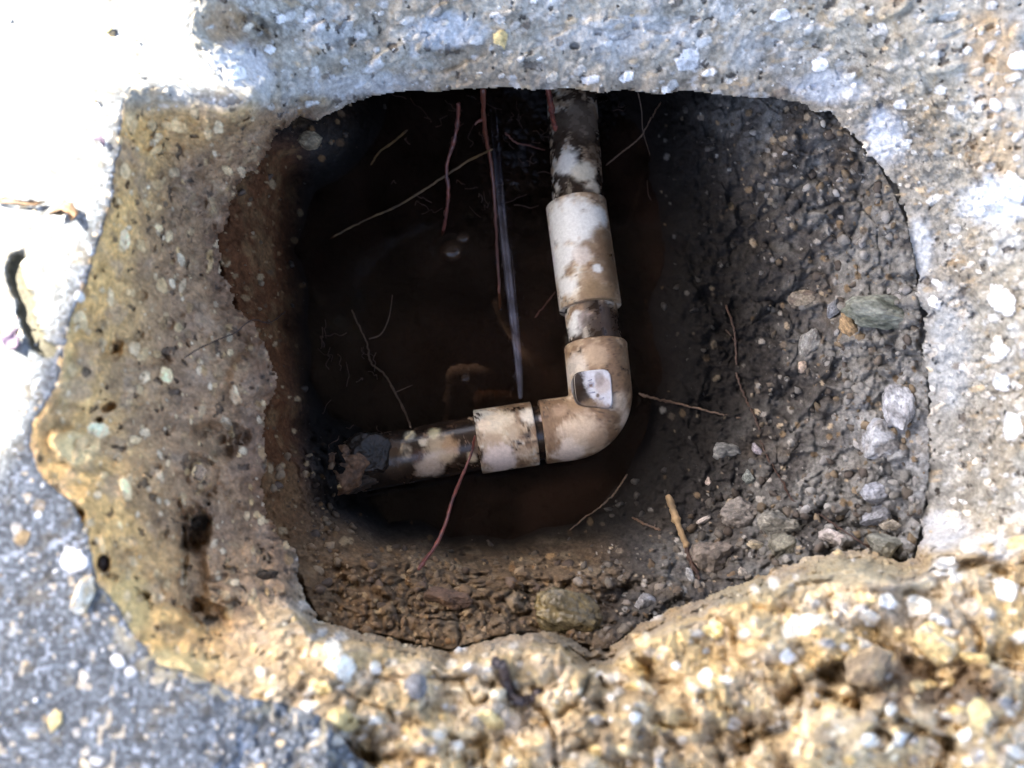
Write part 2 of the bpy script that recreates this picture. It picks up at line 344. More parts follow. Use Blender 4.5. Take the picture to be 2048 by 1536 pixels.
BIG = [(1375,120,26,0,1.2,-.5),(2003,600,27,0,1.5,.9),(1950,416,22,0,1.1,0),(1868,604,14,0,1.2,0),(2003,703,15,0,1.3,.5),(2004,765,19,0,1.2,.7),(2025,850,22,0,1.5,1.8),(1925,735,10,0,1,0),
       (1600,1247,25,3,1.5,-.2),(1738,1236,20,3,1.1,.5),(1775,1203,20,3,1.2,1.2),(1690,1216,14,3,1.1,0),(1575,1315,19,3,1.1,.5),(1835,1212,22,3,1.2,0),(2010,1180,26,3,1.1,1.),(1780,1418,15,3,1,0),
       (1890,1135,22,2,1.6,-.5),(690,1335,26,3,1.1,1.3),(665,1295,20,3,1.1,0),(752,1337,15,3,1,1),(640,1375,18,1,1.4,.6),(685,1440,22,1,1.6,.5),(985,1440,18,1,1.6,.7),(1215,1195,12,2,1,0),
       (2030,375,30,0,1.2,1.),(1720,480,0.1,0,1,0),(1640,130,16,0,1.4,-.6),(1800,210,12,0,1.3,0),(470,148,17,0,1.7,-.1),(540,100,12,0,1.2,0),(1000,75,18,1,1,0),(750,130,14,0,1.8,-.6),(1255,155,12,0,1.6,-.5),(1180,160,12,0,1.8,-.3),
       (1410,1350,16,3,1.1,.4),(1270,1435,15,3,1,0),(1190,1500,14,1,1.2,.4),(880,1250,10,2,1,0),(150,1120,32,4,1.1,.4),(170,1190,0.1,0,1,0),(1740,1480,18,3,1.2,0),(1960,1425,24,1,1.3,1.2),(1930,1470,16,3,1,0),(1430,1260,18,1,1.4,0),
       (110,1440,17,1,1.7,1.9),(72,1400,8,4,1,0),(150,1330,9,4,1,0),(235,1320,16,4,1.2,.8),(262,1345,14,4,1,0),(20,40,5,4,1,0),(2040,120,20,4,1.4,0),(1990,210,14,4,1,0),(1880,180,12,0,1.2,0),(1560,30,16,0,1.4,-.5),(1760,60,14,4,1.2,0),(620,30,14,0,1,0),(640,55,12,0,1,0),(560,38,13,0,1,0)]
BC = [(.80,.82,.84),(.72,.56,.26),(.70,.66,.58),(.82,.78,.68),(.74,.74,.74)]
for k, (u, v, r, ci, asp, a) in enumerate(BIG): stamp(u, v, r, BC[ci], asp, a, .0018, 900+k, .12)
LEFTS = [(263,245,13,1.6,1.6),(437,255,11,1.8,1.55),(350,252,16,1.9,.2),(303,250,9,1.5,1.5),(315,275,11,1,0),(313,300,9,2.2,-.3),(250,342,13,1.6,1.4),(348,345,11,1.2,0),(313,368,13,1.2,.4),(455,340,9,1.6,.9),(485,345,9,1.8,1.2),(318,415,6,1,0),
         (317,455,9,1,0),(250,478,13,2,1.5),(283,492,10,1.7,1.2),(337,475,7,2,1.5),(437,487,9,1.5,-.6),(325,572,13,1.6,1.4),(205,580,7,1,0),(222,590,8,2,1.5),(258,585,6,1.5,1.5),(165,640,11,2.2,1.3),(268,697,14,1.3,1.3),(313,708,10,1,0),(333,750,16,1.3,1.2),
         (290,755,12,1.3,-.8),(283,712,8,1.8,-.9),(222,600,9,1.8,1.5),(365,572,7,2.6,-1.2),(420,530,6,3,-1.2),(145,740,10,1.6,1.5),(195,860,22,1.2,.3),(178,885,20,1.3,0),(250,975,14,1.9,1.2),(195,990,9,1.1,0),(207,950,9,1.2,0),(270,880,12,1.2,0),(290,865,9,1.2,0),
         (398,945,17,1.2,.9),(365,1000,8,1.6,1.4),(320,950,9,1.8,1.2),(512,1205,9,3,1.35),(525,1240,8,2.4,1.1),(470,1165,8,1.3,0),(515,1030,8,1.2,0),(460,705,8,1,0),(470,790,12,1.8,1.3),(430,770,6,1,0),(510,580,12,1.4,1.5),(445,540,10,1.1,0),(205,1090,9,3,1.4),(240,1050,6,2,1.2)]
for k, (u, v, r, asp, a) in enumerate(LEFTS): stamp(u, v, r, [(.86,.66,.38),(.92,.74,.48),(.78,.56,.29)][k % 3], asp, a, .0013, 1300+k, .15)
for k, (u, v, r, asp, a) in enumerate([(530,1150,13,2.6,-.1),(400,1045,22,1.3,-.6),(585,1110,8,2,.6),(420,1240,16,1.3,0),(1000,1300,8,1,0)]): stamp(u, v, r, (.075,.055,.035), asp, a, -.004, 1500+k, .3)
farm = np.maximum.reduce([ss(-90, -420, U), ss(2140, 2500, U), ss(-90, -380, V), ss(1626, 1920, V)])
c = c*(1+.16*(1-wl)*(1-wbot)*(1-topmask)-.12*topmask)[..., None]; c = lerp(c*1.22, [.17,.175,.175], farm); c = np.clip(c, .004, .9)
z2 = np.where(inH, z, z+dz*np.where(topmask > 0, 1, 1)*fade)
# near the hole rim keep the outline crisp
z2 = np.where(~inH, np.minimum(z2, .012), z2)
p = unproj(U, V, z2)

# ---- faces: keep what lies outside the hole
NV, NU = U.shape; vid = np.arange(NV*NU).reshape(NV, NU)
keepv = ~inH
q = np.stack([vid[:-1, :-1], vid[1:, :-1], vid[1:, 1:], vid[:-1, 1:]], -1).reshape(-1, 4)
kq = (keepv[:-1, :-1] & keepv[1:, :-1] & keepv[1:, 1:] & keepv[:-1, 1:]).reshape(-1)
q = q[kq]
co = p.reshape(-1, 3); cc = c.reshape(-1, 3); rr = rg.reshape(-1)
# boundary edges around the hole -> turn the slab under itself
e = np.concatenate([q[:, [0, 1]], q[:, [1, 2]], q[:, [2, 3]], q[:, [3, 0]]])
key = np.minimum(e[:, 0], e[:, 1]).astype(np.int64)*(NV*NU)+np.maximum(e[:, 0], e[:, 1])
uk, inv, cnt = np.unique(key, return_inverse=True, return_counts=True)
be = e[cnt[inv] == 1]
Uf, Vf = U.ravel(), V.ravel()
hole = (dH.ravel()[be[:, 0]] < 60) & (dH.ravel()[be[:, 1]] < 60)
rimE = be[hole]
rv = np.unique(rimE); mp = -np.ones(NV*NU, int); mp[rv] = np.arange(len(rv))
cen = unproj(1150, 720, -TH)[:2]
ro = co[rv]; dirn = ro[:, :2]-cen; dirn /= np.linalg.norm(dirn, axis=1)[:, None]
rings = []; cols = []
jag = fbm(ro, .02, 3, 300)
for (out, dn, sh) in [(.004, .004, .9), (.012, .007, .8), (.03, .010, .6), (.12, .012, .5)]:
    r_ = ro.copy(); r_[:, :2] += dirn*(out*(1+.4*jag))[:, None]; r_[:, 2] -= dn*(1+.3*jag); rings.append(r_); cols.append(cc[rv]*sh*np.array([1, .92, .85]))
base = NV*NU; extraq = []
prev = lambda k: (rv if k == 0 else base+(k-1)*len(rv)+np.arange(len(rv)))
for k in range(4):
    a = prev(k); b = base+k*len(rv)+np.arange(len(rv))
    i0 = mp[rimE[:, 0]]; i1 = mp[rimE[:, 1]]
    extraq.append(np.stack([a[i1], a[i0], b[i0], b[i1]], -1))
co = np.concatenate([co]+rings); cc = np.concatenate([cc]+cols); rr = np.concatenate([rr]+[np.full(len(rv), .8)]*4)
# the slab runs on for metres all round
bl = np.concatenate([vid[0, :], vid[1:, -1], vid[-1, -2::-1], vid[-2:0:-1, 0]])
prevl = bl; ctr = np.array([0, 0.05])
for sc in (1.25, 1.8, 4, 40):
    r_ = co[bl].copy(); r_[:, :2] = ctr+(r_[:, :2]-ctr)*sc; r_[:, 2] = 0
    st0 = len(co); co = np.concatenate([co, r_]); cc = np.concatenate([cc, np.tile([[.17,.175,.175]], (len(bl), 1))]); rr = np.concatenate([rr, np.full(len(bl), .8)])
    nl = st0+np.arange(len(bl)); extraq.append(np.stack([prevl, np.roll(prevl, -1), np.roll(nl, -1), nl], -1)); prevl = nl
Q = np.concatenate([q]+extraq)
used = np.zeros(len(co), bool); used[Q.ravel()] = True; rem = np.cumsum(used)-1
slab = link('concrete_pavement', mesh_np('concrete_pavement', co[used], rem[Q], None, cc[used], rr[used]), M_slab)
tag(slab, kind='structure')
slabz = z2.copy(); del co, cc, rr

# ------------------------------------------------------------------ soil pit under the slab
WATER = -0.2175
us2 = np.arange(330, 2060, 2.6); vs2 = np.arange(60, 1420, 2.6)
PU, PV = np.meshgrid(us2, vs2)
CT = [(1290,300,-.219),(1290,600,-.219),(1305,850,-.216),(1400,400,-.202),(1450,700,-.198),(1600,500,-.168),(1600,800,-.165),(1700,400,-.138),(1790,600,-.124),(1830,800,-.118),
      (1820,1000,-.116),(1500,1000,-.168),(1600,1080,-.130),(1400,1100,-.158),(1350,1190,-.128),(1250,980,-.214),(1500,250,-.155),(1400,220,-.18),(1320,210,-.21),(1620,230,-.122),(1780,420,-.118),
      (1150,1062,-.212),(1200,1030,-.215),(1150,1150,-.150),(1150,1230,-.122),(900,1072,-.222),(900,1150,-.150),(900,1250,-.118),(780,1048,-.218),(830,1110,-.165),(700,1000,-.222),(690,1060,-.16),(1020,1072,-.222),(1020,1170,-.14),
      (640,1000,-.185),(560,950,-.130),(560,1050,-.13),(640,1100,-.14),(720,1130,-.135),(800,1200,-.125),(700,1240,-.116),(560,800,-.135),(600,850,-.20),(620,760,-.222),
      (590,500,-.222),(545,500,-.17),(500,500,-.135),(460,520,-.115),(590,360,-.21),(540,360,-.15),(620,260,-.13),(660,290,-.17),(720,300,-.215),(570,650,-.20),(535,650,-.135),
      (800,200,-.226),(1000,190,-.222),(1150,190,-.215),(1250,190,-.215),(1100,60,-.19),(800,60,-.2),(800,400,-.250),(900,700,-.243),(950,560,-.250),(700,500,-.245),(1000,900,-.248),(950,800,-.246),(1150,500,-.245),(1100,1000,-.235),(900,1020,-.230),
      (1000,300,-.2195),(1060,360,-.219),(1000,430,-.226),(700,860,-.222),(700,940,-.205),(720,620,-.240),(2000,600,-.118),(1900,1100,-.12),(400,600,-.12),(1000,1400,-.12),(1700,200,-.12)]
CT = np.array(CT); X = CT[:, :2]/300.
def kern(r): return r
A = kern(np.linalg.norm(X[:, None]-X[None], axis=-1)); n = len(CT)
AA = np.zeros((n+3, n+3)); AA[:n, :n] = A+np.eye(n)*-.01; AA[:n, n] = 1; AA[:n, n+1:] = X; AA[n, :n] = 1; AA[n+1:, :n] = X.T
wts = np.linalg.solve(AA, np.concatenate([CT[:, 2], [0, 0, 0]]))
pz = np.full(PU.shape, wts[n]); pz += wts[n+1]*PU/300+wts[n+2]*PV/300
for k in range(n): pz += wts[k]*np.hypot(PU/300-X[k, 0], PV/300-X[k, 1])
q0 = unproj(PU, PV, pz)
wb2 = np.stack([fbm(q0, .012, 3, 303), fbm(q0, .012, 3, 309)], -1)*9
dh2, in2 = polydist(PU, PV, H); rimr = np.maximum(ss(1500, 1700, PU), ss(1120, 1180, PV))
above = ss(WATER-.004, WATER+.015, pz)
f1s, f2s, ids = worley(q0+.003*np.stack([fbm(q0, .01, 2, 1), fbm(q0, .01, 2, 2), 0*pz], -1), .013, 31)
f1t, f2t, idt = worley(q0+.001*np.stack([wb2[..., 0], wb2[..., 1], 0*pz], -1)*.2, .0055, 37)
mid2 = fbm(q0, .022, 4, 311); fin2 = fbm(q0, .0045, 3, 313); low2 = fbm(q0, .05, 3, 317)
wclod = ss(1250, 1500, PU)*ss(.05, .3, above); wclod = np.maximum(wclod, ss(1060, 1180, PV)*ss(560, 700, PU))
clodamp = wclod*(ss(-.35, .35, low2)*.6+.55*ss(850, 1100, PV)+.4*ss(1680, 1780, PU)).clip(0, 1)
d2 = .0045*mid2+.0014*fin2+.004*low2
d2 += clodamp*(.0065*ss(0, .5, f2s-f1s)*(.4+ids)-.003)+clodamp*.0022*(ss(0, .5, f2t-f1t)-.5)
f1c, f2c, idk = worley(q0+.010*np.stack([fbm(q0, .02, 3, 6), fbm(q0, .02, 3, 7), 0*pz], -1), .034, 41); crm = ss(-.05, .25, fbm(q0, .045, 2, 403)); f1g, f2g, idg = worley(np.stack([q0[..., 0], q0[..., 1], pz], -1)+.004*np.stack([fbm(q0, .008, 3, 6), fbm(q0, .008, 3, 7), fbm(q0, .008, 3, 8)], -1), .018, 43); d2 -= wclod*.003*(1-ss(0, .04, f2c-f1c))*crm; d2 += wclod*(.010*(idk-.5)*ss(0, .15, f2c-f1c)+.008*(idg-.5)*ss(0, .12, f2g-f1g)); d2 += above*.0035*(1-2*np.abs(fbm(q0, .010, 5, 47, .65)))
wallL = ss(640, 560, PU)
d2 += (.002*fbm(q0, .008, 4, 871, .7)+.003*rimr*0)*above; d2 *= .55+.45*np.maximum(above, .2)
# wet gravelly splash patch beside the pipe
spl = np.exp(-(((PU-1040)/110)**2+((PV-290)/130)**2)); f1w, f2w, idw = worley(q0, .007, 77)
d2 += spl*(.007*ss(0, .6, f2w-f1w)*idw+.001)
spl2 = np.exp(-(((PU-1180)/60)**2+((PV-235)/60)**2)); d2 += spl2*.008*ss(0, .6, f2w-f1w)
pz2 = pz+d2
# the mud bank swallowing the pipe end
pz2 += .034*np.exp(-(((PU-672)/62)**2+((PV-925)/70)**2))*(1+.5*mid2+.3*fin2)
lim = np.interp(dh2, [0, 40, 150], [-.116, -.122, -.126])
pz2 = pz2+rimr*.006*ss(60, 0, dh2); pz2 = np.where(in2, np.minimum(pz2, -.1125+.006*rimr), np.minimum(pz2, lim))
q1 = unproj(PU, PV, pz2)
# soil colours
grn = .5+.5*vn(q0, .0018, 501)
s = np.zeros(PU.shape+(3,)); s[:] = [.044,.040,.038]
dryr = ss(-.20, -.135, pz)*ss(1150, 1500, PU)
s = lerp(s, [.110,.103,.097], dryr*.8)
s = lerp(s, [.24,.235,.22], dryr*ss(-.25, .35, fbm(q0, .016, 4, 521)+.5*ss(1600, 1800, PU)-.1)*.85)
s = lerp(s, [.13,.10,.07], ss(.1, .5, fbm(q0, .025, 4, 527))*.35*ss(-.21, -.16, pz))
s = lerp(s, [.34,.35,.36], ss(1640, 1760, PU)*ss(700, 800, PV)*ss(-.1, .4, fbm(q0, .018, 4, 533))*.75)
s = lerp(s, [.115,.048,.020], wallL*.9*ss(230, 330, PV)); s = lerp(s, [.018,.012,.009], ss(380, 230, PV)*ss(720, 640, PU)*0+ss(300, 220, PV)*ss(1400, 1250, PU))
s = lerp(s, [.19,.115,.055], wallL*ss(0, .5, fbm(q0, .014, 4, 541))*.7)
nb = ss(1040, 1120, PV)*ss(1280, 1150, PU); s = lerp(s, [.15,.105,.065], nb*.85)
s = lerp(s, [.24,.19,.13], nb*ss(.0, .5, fbm(q0, .012, 4, 551))*.7)
low_l = ss(900, 1000, PV)*ss(850, 700, PU)*ss(-.2, -.15, pz); s = lerp(s, [.17,.10,.05], low_l*.6)
s *= ((.62+.55*grn)*(1+.5*fbm(q0, .006, 4, 861, .7)).clip(.4, 1.8))[..., None]; s *= (1-.5*(1-ss(0, .12, f2s-f1s))*clodamp)[..., None]
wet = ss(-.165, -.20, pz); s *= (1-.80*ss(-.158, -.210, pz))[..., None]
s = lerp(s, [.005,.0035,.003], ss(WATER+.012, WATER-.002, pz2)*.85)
sedi = np.exp(-(((PU-900)/150)**2+((PV-720)/110)**2)); s = lerp(s, [.085,.052,.033], sedi*.7*ss(-.222, -.230, pz2))
srg = .88+0*wet; srg = np.where(spl+spl2 > .25, .12, srg); srg = srg+.1*fin2
for arr, kcol in ((spl, (.05,.045,.045)),): s = lerp(s, kcol, arr*.6*idw)
def stamp2(u, v, r, col, asp, ang, hgt, seed):
    ra = r*1.7*asp; i0, i1 = np.searchsorted(us2, [u-ra, u+ra]); j0, j1 = np.searchsorted(vs2, [v-ra, v+ra])
    if i1-i0 < 2 or j1-j0 < 2: return
    rs_ = random.Random(seed); x = PU[j0:j1, i0:i1]-u; y = PV[j0:j1, i0:i1]-v
    ca, sa = math.cos(ang), math.sin(ang); X_ = (x*ca+y*sa)/asp; Y_ = -x*sa+y*ca
    d = np.full(X_.shape, -9.); nn = rs_.randint(4, 7); a0 = rs_.random()*6.28
    for k in range(nn):
        a = a0+k*6.283/nn; d = np.maximum(d, (X_*math.cos(a)+Y_*math.sin(a))/(r*rs_.uniform(.7, 1)))
    d = .6*d+.4*np.hypot(X_, Y_)/r; m = 1-ss(.8, 1, d)
    s[j0:j1, i0:i1] = s[j0:j1, i0:i1]*(1-m[..., None])+np.array(col)*m[..., None]
    pz2[j0:j1, i0:i1] += hgt*m*(1-.4*np.clip(d, 0, 1))
rs = random.Random(5)
for k in range(2200):
    u = rs.uniform(440, 1870); v = rs.uniform(190, 1300); i = min(len(us2)-1, int((u-330)/2.6)); j = min(len(vs2)-1, int((v-60)/2.6))
    if not in2[j, i] or pz2[j, i] < WATER+.001: continue
    dark = pz[j, i] < -.185
    if dark and rs.random() < .75: continue
    pal2 = [(.30,.28,.25),(.17,.14,.11),(.38,.36,.33),(.22,.16,.10),(.42,.34,.24)] if u > 1150 else [(.26,.17,.09),(.36,.26,.15),(.12,.08,.05),(.20,.12,.06)]
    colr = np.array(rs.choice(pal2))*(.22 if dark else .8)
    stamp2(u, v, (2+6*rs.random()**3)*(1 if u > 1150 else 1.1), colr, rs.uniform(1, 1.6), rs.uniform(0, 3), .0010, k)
q1 = unproj(PU, PV, pz2)
n2v, n2u = PU.shape; vid2 = np.arange(n2v*n2u).reshape(n2v, n2u)
keep = in2 | (dh2 < 130)
qq = np.stack([vid2[:-1, :-1], vid2[1:, :-1], vid2[1:, 1:], vid2[:-1, 1:]], -1).reshape(-1, 4)
kk = (keep[:-1, :-1] & keep[1:, :-1] & keep[1:, 1:] & keep[:-1, 1:]).reshape(-1); qq = qq[kk]
co2 = q1.reshape(-1, 3)
e = np.concatenate([qq[:, [0, 1]], qq[:, [1, 2]], qq[:, [2, 3]], qq[:, [3, 0]]])
key = np.minimum(e[:, 0], e[:, 1]).astype(np.int64)*(n2v*n2u)+np.maximum(e[:, 0], e[:, 1])
uk, inv, cnt = np.unique(key, return_inverse=True, return_counts=True); be = e[cnt[inv] == 1]
rv = np.unique(be); mp = -np.ones(n2v*n2u, int); mp[rv] = np.arange(len(rv))
ro = co2[rv]; dirn = ro[:, :2]-cen; dl = np.linalg.norm(dirn, axis=1)[:, None]; dirn /= dl
r1 = ro.copy(); r1[:, :2] += dirn*.02; r1[:, 2] = np.maximum(r1[:, 2], -.135)
r2 = r1.copy(); r2[:, :2] += dirn*15; r2[:, 2] = -.14
b0 = len(co2); i0 = mp[be[:, 0]]; i1 = mp[be[:, 1]]; L = len(rv)
ex = [np.stack([rv[i1], rv[i0], b0+i0, b0+i1], -1), np.stack([b0+i1, b0+i0, b0+L+i0, b0+L+i1], -1)]
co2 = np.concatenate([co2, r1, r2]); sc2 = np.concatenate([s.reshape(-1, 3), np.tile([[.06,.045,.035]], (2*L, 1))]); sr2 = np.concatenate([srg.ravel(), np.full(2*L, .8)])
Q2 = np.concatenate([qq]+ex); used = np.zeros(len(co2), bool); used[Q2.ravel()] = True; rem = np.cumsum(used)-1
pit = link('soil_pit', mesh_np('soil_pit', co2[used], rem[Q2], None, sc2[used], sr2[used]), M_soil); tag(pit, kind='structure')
def soil_at(u, v):
    i = int(np.clip((u-330)/2.6, 0, n2u-1)); j = int(np.clip((v-60)/2.6, 0, n2v-1)); return float(pz2[j, i])
def slab_at(u, v):
    i = int(np.clip(np.searchsorted(us, u), 0, NU-1)); j = int(np.clip(np.searchsorted(vs, v), 0, NV-1)); return float(slabz[j, i])
def surf(u, v):
    i = int(np.clip(np.searchsorted(us, u), 0, NU-1)); j = int(np.clip(np.searchsorted(vs, v), 0, NV-1))
    return soil_at(u, v) if inH[j, i] else float(slabz[j, i])

# ------------------------------------------------------------------ muddy water
wu = np.linspace(500, 1400, 420); wv = np.linspace(20, 1150, 460); WU, WV = np.meshgrid(wu, wv)
wp = unproj(WU, WV, np.full(WU.shape, WATER))
def ring(u, v, r, a):
    d = np.hypot(WU-u, (WV-v)*1.05); return a*np.cos((d-r)/6.5)*np.exp(-((d-r)/13)**2)
wz = .00035*fbm(wp, .03, 3, 601)+ring(905, 500, 34, .0006)+ring(928, 760, 30, .0003)+ring(1040, 790, 30, .0004)
disturb = np.exp(-(((WU-1030)/110)**2+((WV-330)/160)**2)); wz += disturb*.0034*fbm(wp, .011, 4, 607)
wp[..., 2] += wz
wi = np.arange(WU.size).reshape(WU.shape); wq = np.stack([wi[:-1, :-1], wi[1:, :-1], wi[1:, 1:], wi[:-1, 1:]], -1).reshape(-1, 4)
mw = bpy.data.materials.new('muddy_water'); mw.use_nodes = True; n = mw.node_tree.nodes; l = mw.node_tree.links
b = n['Principled BSDF']; out = n['Material Output']
g = n.new('ShaderNodeNewGeometry'); nz = n.new('ShaderNodeTexNoise'); nz.inputs['Scale'].default_value = 28; nz.inputs['Detail'].default_value = 5
l.new(g.outputs['Position'], nz.inputs['Vector'])
cr = n.new('ShaderNodeValToRGB'); cr.color_ramp.elements[0].color = (.009,.0055,.004,1); cr.color_ramp.elements[1].color = (.028,.016,.011,1)
cr.color_ramp.elements[0].position = .35; cr.color_ramp.elements[1].position = .7
l.new(nz.outputs['Fac'], cr.inputs[0]); l.new(cr.outputs[0], b.inputs['Base Color']); b.inputs['Roughness'].default_value = .04; b.inputs['IOR'].default_value = 1.33
tr = n.new('ShaderNodeBsdfTransparent'); tr.inputs[0].default_value = (.62,.45,.33,1)
mx = n.new('ShaderNodeMixShader'); mx.inputs[0].default_value = .5
l.new(tr.outputs[0], mx.inputs[1]); l.new(b.outputs[0], mx.inputs[2]); l.new(mx.outputs[0], out.inputs['Surface'])
wat = link('muddy_water', mesh_np('muddy_water', wp.reshape(-1, 3), wq), mw); tag(wat, kind='structure')

# ------------------------------------------------------------------ tubes
def frames(pts):
    pts = [Vector(q) for q in pts]; T = []
    for i in range(len(pts)):
        a = pts[max(0, i-1)]; b = pts[min(len(pts)-1, i+1)]; T.append((b-a).normalized())
    N = T[0].orthogonal().normalized(); out = []
    for i in range(len(pts)):
        N = (N-T[i]*N.dot(T[i])).normalized(); out.append((pts[i], N, T[i].cross(N)))
    return out
def tube_arrays(pts, rad, seg=10, cap=True, wob_=0):
    fr = frames(pts); co = []; m = len(pts)
    for (c0, N, B), r in zip(fr, rad):
        for k in range(seg):
            a = 2*math.pi*k/seg; co.append(c0+(N*math.cos(a)+B*math.sin(a))*r)
    co = np.array([list(x) for x in co]); quads = []
    for i in range(m-1):
        for k in range(seg): quads.append((i*seg+k, i*seg+(k+1) % seg, (i+1)*seg+(k+1) % seg, (i+1)*seg+k))
    tris = []
    if cap:
        a = len(co); co = np.concatenate([co, [list(fr[0][0])], [list(fr[-1][0])]])
        for k in range(seg): tris.append((a, (k+1) % seg, k)); tris.append((a+1, (m-1)*seg+k, (m-1)*seg+(k+1) % seg))
    return co, np.array(quads), np.array(tris, dtype=int).reshape(-1, 3)
def catmull(pts, n=8):
    pts = [Vector(q) for q in pts]; P_ = [pts[0]*2-pts[1]]+pts+[pts[-1]*2-pts[-2]]; o = []
    for i in range(1, len(P_)-2):
        for k in range(n):
            t_ = k/n; a, b_, c_, d_ = P_[i-1], P_[i], P_[i+1], P_[i+2]
            o.append(.5*((2*b_)+(c_-a)*t_+(2*a-5*b_+4*c_-d_)*t_**2+(3*b_-a-3*c_+d_)*t_**3))
    o.append(pts[-1]); return o

# ------------------------------------------------------------------ PVC water pipe
RP, RC = .0192, .0226
AX = -0.2030
A0 = P(1140, 90, AX); A1 = P(1152, 410, AX); A2 = P(1181, 618, AX); A3 = P(1191, 690, AX); K = P(1207, 848, AX)
# make the run straight: fit one line from A0 to K, the other from K to the left
LX0 = P(1084, 864, AX); LX1 = P(955, 884, AX); LX2 = P(800, 912, AX-.001); LX3 = P(690, 935, AX-.002)
pipe = bpy.data.objects.new('water_pipe', None); COL.objects.link(pipe); pipe.location = K
tag(pipe, 'mud stained white plastic pipe with an elbow, half sunk in brown water', 'water pipe')
# stain blobs: (photo pixel u,v, radius mm, brown amount); mud dark amount
def pvc_cols(co, dark=0.0, brown=.45, seed=0, light=(.52,.49,.42)):
    """weathered plastic under films of brown silt with tide lines, grit and black wet mud"""
    w_ = co; b_ = np.zeros((len(w_), 3)); b_[:] = light
    n1 = fbm(w_, .020, 5, 700+seed, .62); n2 = fbm(w_, .006, 4, 720+seed, .65); n3 = fbm(w_, .0016, 2, 725+seed)
    ux = (w_[:, 0]-np.interp(w_[:, 1], [A2.y, A0.y], [A2.x, A0.x]))/RC*(w_[:, 1] > K[1]+.02)     # silt settled on the right flank of the upright run
    f_ = n1+.55*n2+.18*n3+(brown-.45)+.16*ux
    b_ = lerp(b_, [.36,.255,.155], ss(-.22, .05, f_)*.85)
    b_ = lerp(b_, [.155,.090,.048], ss(.02, .30, f_)*.88)
    b_ = lerp(b_, [.10,.058,.032], np.exp(-((f_-.03)/.022)**2)*.55)
    b_ = lerp(b_, [.50,.40,.29], ss(.30, .36, fbm(w_, .008, 4, 733+seed, .6))*.6)
    f2_ = ss(.03, .16, fbm(w_, .012, 5, 741+seed, .7)+.12*n3+dark-.42)
    b_ = lerp(b_, [.020,.012,.008], f2_*.96)
    spk = ss(.22, .42, fbm(w_, .0024, 3, 760, .7)); b_ = lerp(b_, [.05,.03,.02], spk*.75)
    b_ *= (1+.30*n3+.25*fbm(w_, .004, 3, 765, .7)).clip(.45, 1.35)[:, None]
    return b_, .55-.35*f2_+.1*n2
def blob(co, col, u, v, r, tgt, k=1, zz=AX+RP*.9, asp=1, soft=.5):
    c0 = np.array(P(u, v, zz)); d = np.linalg.norm((co-c0)*np.array([1, 1/asp, .6]), axis=1)/r+.55*fbm(co, .008, 5, 777, .72)
    return lerp(col, tgt, (1-ss(1-soft, 1, d))*k)
WHT = (.64,.65,.63); BRN = (.20,.135,.08); DRK = (.022,.014,.010); CRM = (.5,.4,.28)
def finish(name, co, quads, tris, col, rgh, label=None):
    me = mesh_np(name, co-np.array(K), quads, tris if tris is not None and len(tris) else None, col, rgh)
    o = link(name, me, M_pvc, pipe); 
    if label: o['label'] = label
    return o
def run(a, b_, n): return [a.lerp(b_, i/(n-1)) for i in range(n)]
def straight(name, a, b_, r, dark, brown, seed, blobs, hollow=None, n=None, label=None):
    L_ = (b_-a).length; n = n or max(8, int(L_/.0007)); pts = run(a, b_, n); rad = [r]*n
    if hollow:   # coupling: bevelled rim, then the wall goes back inside
        T = (b_-a).normalized(); e_ = .0005
        pts = [a+T*.004, a-T*0.0]+[a+T*.0001, a+T*e_]+pts[2:-2]+[b_-T*e_, b_-T*.0001]+[b_, b_-T*.004]
        rad = [hollow, hollow, r-.0007, r]+[r]*(n-4)+[r, r-.0007, hollow, hollow]
    co, qd, tr_ = tube_arrays(pts, rad, 72, not hollow)
    col, rg_ = pvc_cols(co, dark, brown, seed)
    for bl_ in blobs: col = blob(co, col, *bl_)
    return finish(name, co, qd, tr_, col, rg_, label)
straight('pipe_section', P(1135, 60, AX), A1+(A2-A1)*.3, RP, .60, .5, 1,
         [(1135,330,.012,(.66,.64,.58),.95),(1165,345,.012,(.60,.54,.42),.9),(1185,375,.008,(.60,.52,.40),.8),(1140,385,.012,DRK,.9),(1175,395,.010,DRK,.85),(1140,372,.006,DRK,.9),(1160,240,.022,(.10,.075,.055),.9),(1200,300,.012,(.12,.08,.05),.8)],
         label='pipe end going under the concrete, caked in dark mud with a pale patch')
straight('coupling', A1, A2, RC, .14, .55, 2,
         [(1140,450,.026,WHT,.98,AX+RC*.9),(1190,430,.014,WHT,.9,AX+RC),(1120,520,.017,WHT,.95,AX+RC*.4),(1130,570,.010,WHT,.9,AX+RC*.8),(1175,495,.008,BRN,.9,AX+RC),(1210,478,.013,(.14,.085,.045),.9,AX+RC*.8),(1220,535,.016,(.13,.08,.042),.9,AX+RC*.8),(1185,560,.012,(.26,.18,.11),.85,AX+RC),
          (1195,535,.0045,WHT,.9,AX+RC),(1205,595,.018,(.19,.125,.065),.9,AX+RC),(1165,510,.009,(.52,.47,.43),.8,AX+RC)], hollow=RP+.0002,
         label='upper coupling, clean white above and mud brown below')
straight('pipe_section', A2-(A2-A1)*.3, A3+(A3-A2)*.8, RP, .50, .6, 3,
         [(1143,650,.010,WHT,.95),(1150,630,.006,WHT,.9),(1175,640,.009,(.30,.25,.25),.8),(1212,648,.022,(.03,.018,.012),.97),(1190,688,.013,DRK,.95),(1160,690,.009,DRK,.9),(1185,610,.009,DRK,.7)],
         label='short pipe between coupling and elbow, half black with wet mud')
